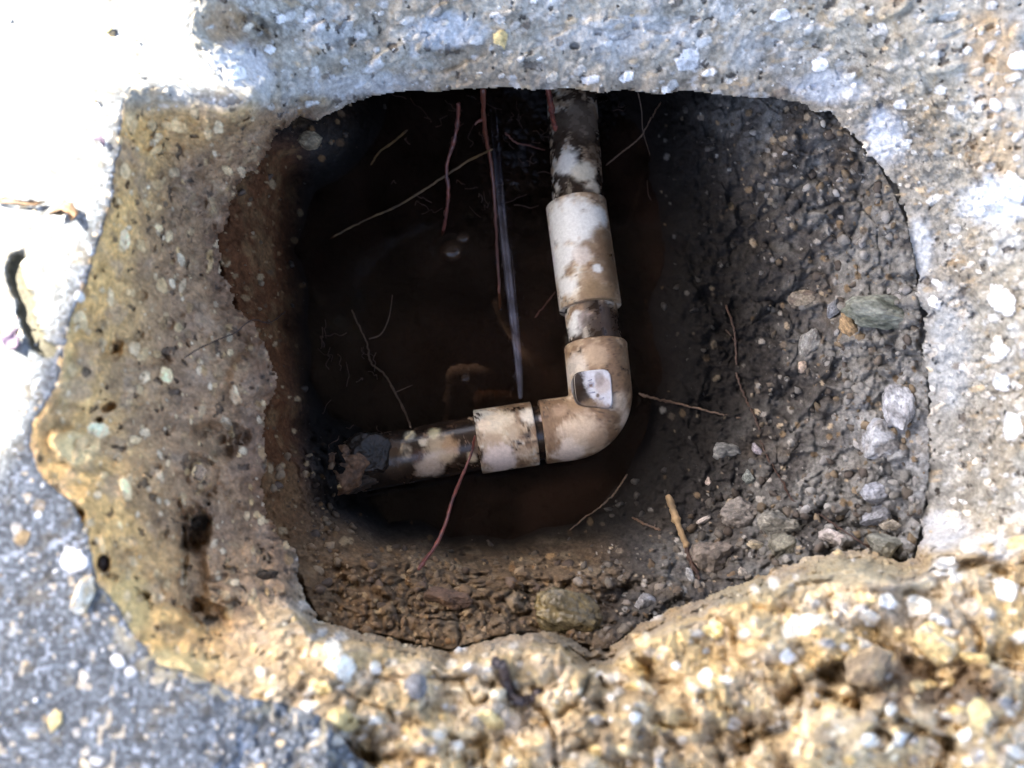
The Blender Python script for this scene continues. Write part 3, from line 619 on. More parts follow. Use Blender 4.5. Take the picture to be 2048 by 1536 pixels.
# elbow
d1 = (A3-K).normalized(); d2_ = (LX0-K).normalized(); ang = d1.angle(d2_)
FR = .026; tl = FR/math.tan(ang/2); s1 = K+d1*tl; s2 = K+d2_*tl
bis = (d1+d2_).normalized(); cc_ = K+bis*(FR/math.sin(ang/2)); arc = []
va = s1-cc_; vb = s2-cc_; om = va.angle(vb)
for i in range(1, 40): t_ = i/40; arc.append(cc_+(va*math.sin((1-t_)*om)+vb*math.sin(t_*om))/math.sin(om))
legA = run(A3, s1, 60); legB = run(s2, LX0, 60)
path = legA+arc+legB
e0 = [A3-d1*.004, A3, A3-d1*.0001]; e1 = [LX0-d2_*.0001, LX0, LX0-d2_*.004]
path = e0+path[1:-1]+e1; rad = [RP+.0002, RP+.0002, RC-.0006]+[RC]*(len(path)-6)+[RC-.0006, RP+.0002, RP+.0002]
nA = 60
for i in range(3, len(path)-3):
    dd = min((path[i]-A3).length, (path[i]-LX0).length); rad[i] = RC if dd > .0006 else RC-.0003
co, qd, tr_ = tube_arrays(path, rad, 72, False)
col, rg_ = pvc_cols(co, .20, .66, 5, (.50,.41,.31))
for bl_ in [(1150,730,.012,(.55,.50,.44),.8,AX+RC*.8),(1130,760,.010,(.50,.46,.40),.8,AX),(1190,710,.012,(.42,.31,.21),.7,AX+RC),(1255,720,.010,BRN,.8,AX+RC*.5),(1265,840,.012,(.66,.54,.42),.8,AX+RC*.6),(1245,800,.010,(.62,.50,.38),.7,AX+RC),
            (1165,870,.020,(.60,.48,.36),.7,AX+RC),(1200,880,.012,(.36,.25,.16),.75,AX+RC),(1140,915,.014,(.62,.54,.47),.8,AX+RC*.6),(1150,805,.008,(.26,.17,.10),.8,AX+RC),(1240,880,.008,BRN,.85,AX+RC*.7),(1120,820,.007,(.34,.23,.15),.8,AX+RC)]:
    col = blob(co, col, *bl_)
elbow = finish('elbow', co, qd, None, col, rg_, 'right angle elbow with a square raised pad')
straight('pipe_section', LX0+(LX1-LX0)*.25-d2_*.018, LX0+(LX1-LX0)*.25, RP, .95, .5, 6, [(1088,880,.02,DRK,.9),(1086,835,.004,(.45,.38,.36),.8)], label='narrow ring of dark pipe between coupling and elbow')
C0 = P(1070, 866.5, AX); straight('coupling', C0, LX1, RC, .24, .64, 7,
         [(1000,850,.014,(.62,.52,.38),.8,AX+RC),(985,890,.010,(.36,.26,.17),.85,AX+RC),(1030,860,.009,(.36,.27,.18),.8,AX+RC),(1060,830,.009,(.66,.60,.50),.8,AX+RC),(1000,925,.014,(.62,.54,.50),.9,AX+RC*.7),(1050,910,.008,(.56,.46,.36),.8,AX+RC),(1055,870,.0035,DRK,.8,AX+RC),(965,850,.006,(.66,.54,.40),.9,AX+RC)], hollow=RP+.0002,
         label='lower coupling, cream with brown mud swirls')
straight('pipe_section', LX1-(LX1-LX0)*.3, LX3, RP, .74, .9, 8,
         [(880,900,.014,(.42,.32,.21),.9),(862,935,.013,(.44,.35,.27),.95),(900,890,.008,(.32,.2,.11),.8),(810,905,.006,(.60,.46,.30),.9),(845,885,.004,(.64,.53,.38),.9),(818,868,.005,(.58,.50,.34),.8),(868,862,.006,(.52,.45,.26),.8),(943,915,.005,(.60,.50,.34),.9),(835,912,.006,(.06,.03,.02),.9),(930,860,.008,DRK,.9),(735,925,.034,(.022,.015,.011),.97),(790,940,.010,(.04,.026,.018),.9),(765,880,.012,(.04,.026,.018),.9),(925,930,.007,DRK,.8),(780,900,.008,(.08,.045,.025),.8)],
         label='left end of the pipe, blotched cream and brown, running into the mud bank')
# raised pad on the elbow with worn moulded marks
def pad_mesh():
    c0 = P(1184, 780, AX+RC); m = 46; s_ = []; g_ = {}
    corners = [P(1142,744,AX+RC), P(1222,735,AX+RC), P(1229,822,AX+RC), P(1150,812,AX+RC)]
    co = []; 
    for j in range(m):
        for i in range(m):
            a = i/(m-1)*2-1; b2 = j/(m-1)*2-1
            # superellipse mapping of the square for rounded corners
            k = (abs(a)**5+abs(b2)**5)**(1/5); mxv = max(abs(a), abs(b2), 1e-6); f_ = mxv/max(k, 1e-6)
            a2, b3 = a*f_, b2*f_; x = (a2+1)/2; y = (b3+1)/2
            pt = corners[0].lerp(corners[1], x).lerp(corners[3].lerp(corners[2], x), y)
            dx_ = (pt.x-c0.x)
            edge_ = max(abs(a), abs(b2))
            hz = .0018-.0012*(dx_/.014)**2*.7
            hz -= .0150 if edge_ > .985 else (.0006 if edge_ > .93 else 0)
            co.append((pt.x, pt.y, AX+RC+hz))
    co = np.array(co); idx = np.arange(m*m).reshape(m, m)
    return co, np.stack([idx[:-1, :-1], idx[1:, :-1], idx[1:, 1:], idx[:-1, 1:]], -1).reshape(-1, 4), corners
pc, pq, corners = pad_mesh()
padc = np.tile([[.50,.51,.56]], (len(pc), 1)); zt = AX+RC+.0016
for bl_ in [(1150,762,.0095,DRK,.97,zt,1.4),(1160,800,.0125,DRK,.97,zt),(1148,785,.0095,DRK,.97,zt),(1180,812,.0075,(.05,.033,.022),.95,zt),(1210,818,.0060,(.14,.09,.06),.7,zt),(1205,772,.0075,(.40,.33,.30),.7,zt),(1198,757,.0040,(.22,.19,.18),.7,zt,1.8),(1190,816,.010,(.25,.18,.12),.5,zt),(1181,770,.0028,(.14,.09,.07),.9,zt),(1195,791,.0018,(.10,.07,.05),.9,zt)]:
    padc = blob(pc, padc, *bl_)
pad = link('raised_pad', mesh_np('raised_pad', pc-np.array(K), pq, None, padc, np.full(len(pc), .16)), M_pvc, elbow); pad['label'] = 'square raised pad with worn moulded marks, white and glossy at right, black mud at left'
def bar(u0, v0, u1, v1, wd, name='moulded_mark'):
    a = P(u0, v0, zt+.0002); b_ = P(u1, v1, zt+.0002); co, qd, tr_ = tube_arrays([a, a.lerp(b_, .5), b_], [wd*.8, wd, wd*.8], 8)
    return co, qd, tr_
cs = []; qs = []; ts = []; off = 0
for bb in [(1175,762,1184,759,.0006),(1176,768,1188,766,.0006),(1178,786,1190,784,.0006),(1176,768,1178,774,.0005),(1188,766,1186,773,.0005),(1198,797,1203,799,.0005),(1204,796,1208,795,.0005)]:
    co, qd, tr_ = bar(*bb); cs.append(co); qs.append(qd+off); ts.append(tr_+off); off += len(co)
co = np.concatenate(cs)-np.array(K)
mk = link('moulded_mark', mesh_np('moulded_mark', co, np.concatenate(qs), np.concatenate(ts)), mat_plain('mark_grey', (.36,.37,.45), .3), elbow)
mk['label'] = 'small worn moulded characters in grey blue'

# ------------------------------------------------------------------ water jet from the lower coupling
mj = bpy.data.materials.new('spray_water'); mj.use_nodes = True; n = mj.node_tree.nodes; l = mj.node_tree.links
n['Principled BSDF'].inputs['Base Color'].default_value = (.62,.62,.78,1); n['Principled BSDF'].inputs['Roughness'].default_value = .35
nzj = n.new('ShaderNodeTexNoise'); nzj.inputs['Scale'].default_value = 90; gj = n.new('ShaderNodeNewGeometry'); l.new(gj.outputs['Position'], nzj.inputs['Vector'])
mrj = n.new('ShaderNodeMapRange'); mrj.inputs['From Min'].default_value = .3; mrj.inputs['From Max'].default_value = .7; mrj.inputs['To Min'].default_value = .003; mrj.inputs['To Max'].default_value = .017
l.new(nzj.outputs['Fac'], mrj.inputs['Value']); l.new(mrj.outputs[0], n['Principled BSDF'].inputs['Alpha'])
cs = []; qs = []; ts = []; off = 0; rs = random.Random(3)
for k in range(46):
    f = rs.gauss(-.35, .22) if k % 2 else rs.gauss(.4, .35); sp_ = []; reach = rs.uniform(.45, 1.0)
    for i in range(44):
        t_ = i/43*reach; tt = min(1, t_*1.0)
        u = np.interp(t_, [0,.13,.27,.4,.53,.67,.82,1], [1041,1035,1026,1017,1008,1000,992,985])+f*(3+12*t_**.6); v = 797-622*t_
        q_ = P(u, v, AX+RC+.001+.030*t_-.036*t_**2); sp_.append(q_)
    rw = rs.uniform(.0002, .0008); rad = [rw*(.45+.55*math.sin(math.pi*min(1, (i+3)/46)))*(1-.5*i/43) for i in range(44)]
    co, qd, tr_ = tube_arrays(sp_, rad, 8, False); cs.append(co); qs.append(qd+off); ts.append(tr_+off); off += len(co)
for k in range(260):
    t_ = rs.random()**.8; u = np.interp(t_, [0,.13,.27,.4,.53,.67,.82,1], [1041,1035,1026,1017,1008,1000,992,985])+rs.gauss(0, 4+22*t_); v = 797-622*t_
    q_ = P(u, v, AX+RC+.03*t_-.036*t_**2+rs.uniform(-.002, .004)); r_ = rs.uniform(.0002, .0006); e_ = Vector((0, r_*2.5, 0))
    co, qd, tr_ = tube_arrays([q_-e_, q_, q_+e_], [r_*.3, r_, r_*.3], 6); cs.append(co); qs.append(qd+off); ts.append(tr_+off); off += len(co)
jet = link('water_jet', mesh_np('water_jet', np.concatenate(cs), np.concatenate(qs), np.concatenate([x for x in ts if len(x)])), mj)
tag(jet, 'thin pale jet of water spraying up from the lower coupling across the dark pool', 'water jet')

# bubbles on the water
mb = bpy.data.materials.new('bubble_film'); mb.use_nodes = True; n = mb.node_tree.nodes; l = mb.node_tree.links
n['Principled BSDF'].inputs['Roughness'].default_value = .02; n['Principled BSDF'].inputs['Base Color'].default_value = (.09,.05,.03,1); n['Principled BSDF'].inputs['Alpha'].default_value = .35; n['Principled BSDF'].inputs['Specular IOR Level'].default_value = .9
nzb = n.new('ShaderNodeTexNoise'); nzb.inputs['Scale'].default_value = 300; bpb = n.new('ShaderNodeBump'); bpb.inputs['Strength'].default_value = .08; l.new(nzb.outputs['Fac'], bpb.inputs['Height']); l.new(bpb.outputs[0], n['Principled BSDF'].inputs['Normal'])
def bubble(u, v, r, label):
    c0 = P(u, v, WATER-.0003); co = []; m = 20; kseg = 32
    for i in range(m+1):
        a = math.pi/2*i/m
        for k in range(kseg):
            b_ = 2*math.pi*k/kseg; co.append((c0.x+r*math.cos(a)*math.cos(b_), c0.y+r*math.cos(a)*math.sin(b_), c0.z+.75*r*math.sin(a)))
    qd = [(i*kseg+k, i*kseg+(k+1) % kseg, (i+1)*kseg+(k+1) % kseg, (i+1)*kseg+k) for i in range(m) for k in range(kseg)]
    tag(link('bubble', mesh_np('bubble', np.array(co), np.array(qd)), mb), label, 'bubble', 'bubbles on the brown water')
bubble(903, 502, .0088, 'largest round bubble floating below the tip of the red root'); bubble(926, 476, .0052, 'small bubble touching the upper right of the largest bubble')
bubble(930, 757, .0040, 'lone small bubble in the brown water left of the jet near the lower pipe')

# ------------------------------------------------------------------ roots and sticks
def root_(name, pts, r0, r1, mat, label, cat='root', group=None, n=10, wobble=.0007, branches=()):
    rs_ = random.Random(len(label)); ctl = [P(*q) for q in pts]; path = catmull(ctl, n)
    path = [q+Vector((rs_.gauss(0, 1), rs_.gauss(0, 1), rs_.gauss(0, .6)))*wobble*.35 for q in path]
    N_ = len(path); rad = [(r0+(r1-r0)*i/(N_-1))*.85*rs_.uniform(.72, 1.22)*(1 if rs_.random() > .12 else 1.4) for i in range(N_)]; rad = [(rad[max(0, i-1)]+2*rad[i]+rad[min(N_-1, i+1)])/4 for i in range(N_)]; rad[-1] *= .4; rad[0] *= .7
    co, qd, tr_ = tube_arrays(path, rad, 10); cs, qs, ts = [co], [qd], [tr_]; off = len(co)
    for bp_, br in branches:
        pp = catmull([P(*q) for q in bp_], n); rd = [br*(1-.6*i/(len(pp)-1)) for i in range(len(pp))]
        co, qd, tr_ = tube_arrays(pp, rd, 8); cs.append(co); qs.append(qd+off); ts.append(tr_+off); off += len(co)
    o = link(name, mesh_np(name, np.concatenate(cs), np.concatenate(qs), np.concatenate(ts)), mat); tag(o, label, cat, group); return o
M_red = mat_plain('red_root_bark', (.13,.036,.024), .35, 160, .6, .6, .0006, col2=(.055,.022,.022))
M_redl = mat_plain('rust_root_bark', (.085,.024,.014), .4, 300, .4, .4, .0005)
M_tan = mat_plain('tan_root_bark', (.12,.072,.028), .45, 160, .5, .4, .0004, col2=(.05,.03,.015))
M_drk = mat_plain('dark_root_bark', (.045,.022,.014), .6, 300, .4, .4, .0004)
M_brn = mat_plain('brown_root_bark', (.085,.05,.03), .55, 300, .4, .4, .0004)
M_stk = mat_plain('straw_stick', (.26,.175,.09), .7, 120, .5, .4, .0005)
W_ = WATER; G = 'roots hanging in the hole'
root_('root', [(918,205,-.150),(915,250,-.165),(906,290,-.175),(893,335,-.185),(897,380,-.195),(893,425,-.207),(885,470,W_-.004)], .0018, .0015, M_red, 'thick knotted red root hanging from the far edge down to the bubbles', group=G)
root_('root', [(966,176,-.125),(968,240,-.15),(975,290,-.17),(984,340,-.185),(990,420,-.200),(995,520,-.210),(1000,620,W_-.005)], .0021, .0011, M_redl, 'long straight rust coloured root just left of the water jet', group=G,
      branches=[([(968,238,-.15),(955,243,-.149),(950,250,-.15)], .0016)])
root_('root', [(1096,176,-.13),(1102,210,-.15),(1106,240,-.17),(1112,262,-.18)], .0022, .0024, M_red, 'short bright red root end beside the top of the muddy pipe', group=G)
root_('root', [(985,298,-.17),(940,320,-.185),(885,355,-.195),(840,385,-.202),(795,412,-.208),(740,436,-.212),(695,458,-.216),(660,478,W_-.001)], .0010, .0007, M_tan, 'long thin ochre root crossing behind the red roots to the left', group=G, wobble=.0004)
root_('root', [(815,260,-.17),(785,285,-.185),(758,305,-.195),(742,330,-.205)], .0009, .0008, M_tan, 'short curved ochre rootlet near the upper left of the hole', group=G, wobble=.0003)
root_('root', [(1010,265,-.19),(1030,284,-.195),(1060,292,-.2),(1090,300,-.205)], .0008, .0006, M_redl, 'fine orange rootlet between the jet and the muddy pipe', group=G)
root_('root', [(950,872,AX+RC+.004),(943,905,AX+.018),(925,950,-.180),(905,1000,-.168),(890,1050,-.160),(872,1090,-.153),(852,1118,-.146),(836,1140,-.140)], .0010, .0017, M_red, 'long red root leaning across the left part of the pipe to the near bank', group=G, wobble=.0003)
root_('root', [(703,620,W_+.002),(722,660,W_+.003),(735,690,W_+.002),(742,725,W_+.003),(770,750,W_+.004),(790,785,W_+.008),(808,820,W_+.014),(822,856,AX+RP*.7)], .0007, .0009, M_brn, 'forked brown rootlet in the water above the left pipe end', group=G, wobble=.0006,
      branches=[([(738,678,W_+.002),(762,668,W_+.002),(778,635,W_+.002),(785,590,W_+.001)], .0006), ([(790,785,W_+.006),(825,770,W_+.002)], .0004)])
root_('root', [(572,622,-.195),(540,645,-.125),(505,640,-.092),(470,665,-.08),(430,682,-.068),(398,697,-.06),(368,716,-.054)], .0006, .0004, M_drk, 'hair thin black root draped over the left broken face', group=G, wobble=.0004)
sf = lambda u, v, d=.0012: (u, v, soil_at(u, v)+d)
root_('root', [(1278,788,AX+.012),(1310,797,-.196),sf(1350,806,.004),sf(1400,818,.004),sf(1440,828,.003),sf(1482,836)], .0011, .0007, M_brn, 'brown root poking out behind the elbow along the right bank', group='roots on the right bank')
root_('root', [sf(1452,610),sf(1468,660),sf(1472,705,.002),sf(1474,750,.002),sf(1490,795,.002),sf(1508,830,.002),sf(1520,860,.002)], .0009, .0009, M_drk, 'dark root curving down the middle of the right soil bank', group='roots on the right bank',
      branches=[([sf(1452,660),sf(1462,672),sf(1472,688)], .0006)])
root_('root', [sf(1520,880),sf(1535,915,.002),sf(1560,955,.002),sf(1585,1000,.003),sf(1640,1030,.003),sf(1700,1070,.003),sf(1750,1100,.003)], .0008, .0007, M_drk, 'thin dark root trailing over crumbs toward the lower right rim', group='roots on the right bank')
root_('root', [sf(1254,950,.006),sf(1230,985,.006),sf(1205,1010,.006),sf(1170,1035,.005),sf(1140,1060,.004)], .0007, .0005, M_brn, 'short pale brown rootlet below the elbow in the near corner', group='roots on the right bank')
root_('root', [sf(1265,1035,.003),sf(1290,1048,.003),sf(1322,1060,.002)], .0009, .0009, M_brn, 'tiny brown rootlet lying left of the straw stick', group='roots on the right bank')
root_('root', [(1322,205,-.185),(1300,240,-.185),(1280,275,-.19),(1250,300,-.198),(1212,330,-.205)], .0006, .0005, M_brn, 'hair thin grey brown rootlet in the dark corner right of the muddy pipe', group=G, branches=[([(1275,180,-.17),(1283,220,-.18),(1286,262,-.188),(1300,310,-.2)], .0004)])
root_('root', [(1110,585,W_+.003),(1090,610,W_+.002),(1070,635,W_+.001)], .0006, .0005, M_redl, 'tiny reddish rootlet between the jet and the upper coupling', group=G)
root_('stick', [sf(1336,992,.012),sf(1350,1030,.010),sf(1362,1065,.006),sf(1375,1095,.004)], .0028, .0022, M_stk, 'straw coloured stick standing out of the soil at the near right', 'stick')
root_('stick', [sf(1372,1095,.003),sf(1385,1130,.003),sf(1400,1160,.003)], .0020, .0015, M_drk, 'dark wet twig continuing below the straw coloured stick', 'stick')
rs = random.Random(77)
cs = []; qs = []; ts = []; off = 0
for k in range(70):
    u = rs.gauss(1000, 130); v = rs.uniform(185, 420)
    if k > 50: u = rs.uniform(640, 760); v = rs.uniform(640, 900)
    a = rs.uniform(0, 6.28); L_ = rs.uniform(10, 55); z_ = max(soil_at(u, v), WATER)+.001; pp = []
    for i in range(5): pp.append((u+math.cos(a)*L_*i/4+rs.gauss(0, 3), v+math.sin(a)*L_*i/4+rs.gauss(0, 3), z_+.006*math.sin(i*.8)*rs.random()))
    pth = catmull([P(*q) for q in pp], 4); co, qd, tr_ = tube_arrays(pth, [rs.uniform(.0002, .0004)]*len(pth), 6); cs.append(co); qs.append(qd+off); ts.append(tr_+off); off += len(co)
tag(link('root_hairs', mesh_np('root_hairs', np.concatenate(cs), np.concatenate(qs), np.concatenate(ts)), M_drk), 'tangle of hair fine rootlets along the back and left of the pool', 'root hairs', kind='stuff')
# curved dark piece on the near rim
sg = lambda u, v, d=.003: (u, v, slab_at(u, v)+d)
root_('root', [sg(985,1322,.002),sg(1003,1330,.004),sg(1012,1360,.004),sg(1022,1388,.004),sg(1040,1402,.004),sg(1062,1398,.004),sg(1078,1380,.003)], .0027, .0026, mat_plain('black_bark', (.045,.032,.032), .35, 220, .4, .5, .0008), 'thick black hook shaped root stub on the near rim of the hole')

# ------------------------------------------------------------------ stones, clods, leaves
def rock(name, u, v, ru, rv, hz, col, label, cat, seed=0, ang=0, sink=.35, col2=None, rgh=.75, z0=None, lump=.35, group=None):
    me0 = bpy.data.meshes.new('tmp'); import bmesh
    bm = bmesh.new(); bmesh.ops.create_icosphere(bm, subdivisions=(6 if max(ru, rv) > 35 else 5), radius=1); co = np.array([list(x.co) for x in bm.verts])
    tr_ = np.array([[x.index for x in f.verts] for f in bm.faces]); bm.free(); bpy.data.meshes.remove(me0)
    z_ = surf(u, v) if z0 is None else z0
    dist = (CAM[2]-z_)/math.cos(TILT)*.98; sx, sy = ru/F*dist, rv/F*dist
    rs_ = np.random.RandomState(seed); off_ = rs_.rand(3)*20
    # chop with random planes for an angular stone, then roughen
    d = np.ones(len(co))
    for k in range(11):
        nrm = rs_.randn(3); nrm /= np.linalg.norm(nrm); h = rs_.uniform(.62, .92); dn = co@nrm
        with np.errstate(divide='ignore', invalid='ignore'): d = np.where(dn > 1e-3, np.minimum(d, h/np.maximum(dn, 1e-3)), d)
    d *= 1+lump*.6*fbm(co+off_, .8, 4, seed)+.16*fbm(co+off_, .30, 5, seed+5, .7)-.10*np.abs(fbm(co+off_, .45, 3, seed+6))
    w_ = co*d[:, None]; c_ = np.tile(np.array([col]), (len(co), 1)).astype(float)
    nn = fbm(w_+off_, .5, 4, seed+9); c_ = lerp(c_, col2 or tuple(x*.5 for x in col), ss(-.15, .25, nn)*.85); c_ *= (1+.9*fbm(w_+off_, .22, 4, seed+3, .7)).clip(.35, 1.7)[:, None]; c_ *= (.7+.6*(.5+.5*vn(w_+off_, .09, seed+2)))[:, None]
    a = math.radians(ang); w_ = w_*np.array([sx, sy, hz]); w_ = np.stack([w_[:, 0]*math.cos(a)-w_[:, 1]*math.sin(a), w_[:, 0]*math.sin(a)+w_[:, 1]*math.cos(a), w_[:, 2]], -1)
    me = mesh_np(name, w_, None, tr_, c_, np.full(len(co), rgh)); o = link(name, me, M_rock)
    o.location = P(u, v, z_+hz*(1-2*sink)*.5); tag(o, label, cat, group); return o
rock('stone', 1768,628,84,40,.012,(.19,.20,.17),'largest grey green stone wedged under the right rim','stone',3,-8,.35,(.11,.12,.09))
rock('stone', 1668,618,14,24,.005,(.20,.21,.23),'small blue grey stone just left of the largest grey stone','stone',4,-25,.3)
rock('stone', 1700,655,18,36,.006,(.28,.19,.10),'tan stone half buried beneath the largest grey stone','stone',5,35,.45)
rock('soil_clod', 1622,688,24,38,.008,(.21,.21,.20),'pale grey clod shaped like a boot on the right bank','clod',6,-15,.3,(.12,.11,.10))
rock('stone', 1612,600,36,30,.008,(.20,.17,.13),'rounded brownish stone high on the middle of the right bank','stone',7,0,.45,(.12,.09,.07))
rock('stone', 1605,735,12,13,.004,(.40,.32,.25),'small pinkish pebble below the boot shaped clod','pebble',8,0,.3)
rock('stone', 1800,820,34,54,.009,(.25,.25,.26),'grey lime crusted lump against the right rim','stone',9,10,.4,(.42,.43,.46))
rock('soil_clod', 1762,880,52,44,.010,(.34,.35,.37),'whitish grey lime crusted clod low on the right rim','clod',10,20,.45,(.17,.16,.15),lump=.6)
rock('soil_clod', 1745,985,28,24,.009,(.27,.28,.31),'upper of two blue grey clods in the lower right corner','clod',11,0,.4)
rock('soil_clod', 1755,1030,44,28,.009,(.27,.28,.31),'lower wider blue grey clod in the lower right corner','clod',12,10,.4)
rock('stone', 1780,1050,22,11,.005,(.36,.32,.26),'flat cream stone beside the lower right rim','stone',13,-5,.2)
rock('stone', 1770,1090,40,24,.008,(.20,.20,.17),'dark grey green stone tucked under the lower right rim','stone',14,-10,.4)
rock('soil_clod', 1450,905,32,20,.007,(.17,.17,.16),'grey green clod on the dark soil below the middle of the right bank','clod',15,-10,.35)
rock('stone', 1514,900,9,15,.004,(.30,.27,.29),'small glassy pale chip right of the grey green clod','pebble',16,25,.3,rgh=.3)
rock('stone', 1497,955,13,16,.004,(.21,.23,.21),'small grey green three cornered stone on the near bank','pebble',17,0,.3)
rock('stone', 1417,965,7,11,.003,(.42,.34,.29),'tiny pink white pebble left of the three cornered stone','pebble',18,0,.3)
rock('stone', 1408,1040,16,6,.003,(.42,.37,.33),'narrow cream sliver of stone right of the straw stick','pebble',19,25,.2)
rock('soil_clod', 1480,1030,42,34,.010,(.18,.16,.14),'brown grey clod right of the straw coloured stick','clod',20,0,.45,lump=.6)
rock('soil_clod', 1425,1115,50,42,.012,(.17,.14,.115),'large brown crumbly clod near the near rim','clod',21,10,.45,lump=.6)
rock('soil_clod', 1560,1050,46,30,.010,(.22,.21,.18),'pale olive clod on the near right bank','clod',22,-15,.4,lump=.6)
rock('soil_clod', 1565,1095,30,30,.009,(.19,.18,.14),'olive clod next to the near rim','clod',23,0,.4,lump=.6)
rock('stone', 1512,1090,20,10,.004,(.36,.31,.22),'small flat yellowish stone among the near clods','pebble',24,-15,.25)
rock('stone', 1668,1075,30,20,.007,(.40,.36,.34),'white crusted stone among the crumbs at the lower right','stone',25,-20,.4,(.20,.18,.16))
rock('stone', 1485,1150,10,15,.004,(.34,.30,.25),'pale teardrop pebble in the crevice by the near rim','pebble',26,10,.3)
rock('stone', 1380,1155,9,20,.004,(.27,.27,.27),'thin grey stone chip below the dark twig','pebble',27,15,.3)
rock('stone', 1290,1205,22,18,.006,(.24,.24,.25),'grey rounded stone at the near rim left of the crevice','stone',28,0,.35)
rock('stone', 895,1197,44,22,.009,(.075,.045,.03),'oval dark brown stone on the near bank','stone',29,-8,.3,(.13,.08,.05))
rock('stone', 1140,1232,72,52,.010,(.085,.07,.04),'big wet dark olive stone set in the near rim','stone',30,-20,.5,(.15,.115,.05),rgh=.25)
rock('soil_clod', 618,283,32,20,.007,(.22,.175,.11),'pale tan clod stuck under the upper left rim','clod',31,-10,.35,z0=-.125)
rock('soil_clod', 690,928,58,46,.016,(.12,.065,.034),'rough brown mud clod capping the left end of the pipe','clod',32,35,.4,(.05,.03,.02),z0=-.186,lump=.9)
rock('soil_clod', 738,910,50,50,.013,(.016,.011,.008),'black wet mud clod over the pipe beside the brown one','clod',33,20,.4,z0=-.187,rgh=.45,lump=.35)
rock('soil_clod', 705,965,46,26,.010,(.045,.03,.02),'low dark clod in front of the muddy left pipe end','clod',44,10,.4,z0=-.196,lump=.9)
rock('stone', 677,972,9,8,.003,(.32,.21,.09),'tiny amber pebble under the brown mud clod','pebble',34,0,.3,z0=-.176)
rock('stone', 1880,1292,54,40,.009,(.60,.46,.22),'angular yellow stone standing proud of the near right concrete','stone',35,-25,.3,(.42,.38,.30),lump=.2)
rock('stone', 1950,1318,28,14,.006,(.62,.46,.20),'small yellow crumb touching the angular yellow stone','stone',36,-10,.3)
rock('stone', 168,1188,22,38,.008,(.60,.47,.30),'tall cream stone on the slab beside the left broken edge','stone',37,-8,.35,(.72,.66,.55),lump=.25)
rock('stone', 398,946,18,18,.005,(.36,.26,.17),'round pinkish pebble in the hollow of the left face','pebble',38,0,.4)
rock('stone', 530,1150,30,11,.004,(.06,.045,.03),'flat dark olive chip stuck on the lower left face','pebble',39,8,.3)
rock('stone', 207,1128,14,18,.004,(.05,.035,.03),'small dark brown pebble in the left yellow edge','pebble',40,0,.4)
rock('stone', 830,1375,24,26,.007,(.17,.17,.18),'grey rounded stone in the near concrete left of centre','stone',41,0,.45)
rock('stone', 1740,1332,52,40,.010,(.30,.23,.14),'big round brown stone in the near right concrete','stone',42,10,.5,(.20,.15,.10),lump=.3)
rock('stone', 1770,630,1,1,.0005,(.2,.2,.17),'x','stone',43) if False else None
# leaf scraps and chips on the sunlit slab
def leaf(name, outline, z0, th, mat, label, cat, curl=.002):
    pts = [P(u, v, z0) for u, v in outline]; c0 = sum(pts, Vector())/len(pts); n_ = len(pts); co = []; 
    for lay, dz_ in ((0, 0), (1, th)):
        for k, q_ in enumerate(pts): co.append([q_.x, q_.y, q_.z+dz_+curl*math.sin(k*2.1)**2])
        for k, q_ in enumerate(pts): m_ = c0.lerp(q_, .5); co.append([m_.x, m_.y, m_.z+dz_+curl*.3*math.sin(k*1.3)])
        co.append([c0.x, c0.y, c0.z+dz_])
    tr_ = []; L_ = 2*n_+1
    for lay in (0, 1):
        o_ = lay*L_
        for k in range(n_):
            j = (k+1) % n_; f = [(o_+k, o_+j, o_+n_+j), (o_+k, o_+n_+j, o_+n_+k), (o_+n_+k, o_+n_+j, o_+2*n_)]
            tr_ += f if lay else [x[::-1] for x in f]
    for k in range(n_): j = (k+1) % n_; tr_ += [(k, L_+k, L_+j), (k, L_+j, j)] if False else [(k, j, L_+j), (k, L_+j, L_+k)]
    tag(link(name, mesh_np(name, np.array(co), None, np.array(tr_)), mat, smooth=False), label, cat)
M_leaf = mat_plain('purple_leaf', (.055,.035,.075), .6, 200, .4, .3, .0004); M_leafb = mat_plain('dry_leaf', (.12,.07,.035), .65, 200, .5, .4, .0005)
leaf('leaf', [(0,678),(18,674),(30,664),(40,656),(34,670),(43,676),(42,690),(34,704),(24,698),(8,690)], .003, .0006, M_leaf, 'dark purple leaf scrap on the sunlit slab at the left edge', 'leaf', .003)
leaf('leaf', [(28,640),(36,636),(38,641)], .002, .0006, M_leaf, 'tiny purple scrap above the purple leaf', 'leaf', .001)
leaf('leaf', [(118,412),(135,404),(150,412),(158,425),(156,440),(148,448),(142,432),(128,425),(104,434)], .003, .0007, M_leafb, 'curled brown leaf scrap on the sunlit slab left of the broken edge', 'leaf', .004)
leaf('leaf', [(-10,398),(25,400),(60,406),(92,404),(72,414),(40,410),(-10,406)], .002, .0010, M_leafb, 'long brown straw on the sunlit slab reaching the left edge', 'straw', .001)
leaf('leaf', [(205,52),(222,50),(228,62),(214,68)], .002, .0007, mat_plain('olive_scrap', (.16,.15,.05), .6), 'olive scrap on the brightest part of the slab', 'leaf', .002)
leaf('leaf', [(270,76),(278,82),(274,86)], .002, .0007, M_leafb, 'tiny brown chip right of the olive scrap', 'leaf', .001)
leaf('leaf', [(268,146),(284,147),(280,152)], .002, .0007, M_leafb, 'flat brown fleck just above the broken left corner', 'leaf', .001)
leaf('leaf', [(184,192),(197,203),(192,207)], .002, .0007, M_leafb, 'slim brown fleck left of the upper corner of the broken face', 'leaf', .001)
leaf('leaf', [(186,279),(206,274),(214,285),(208,296),(202,284)], .002, .0007, M_leaf, 'bent dark fleck on the slab beside the left broken edge', 'leaf', .002)

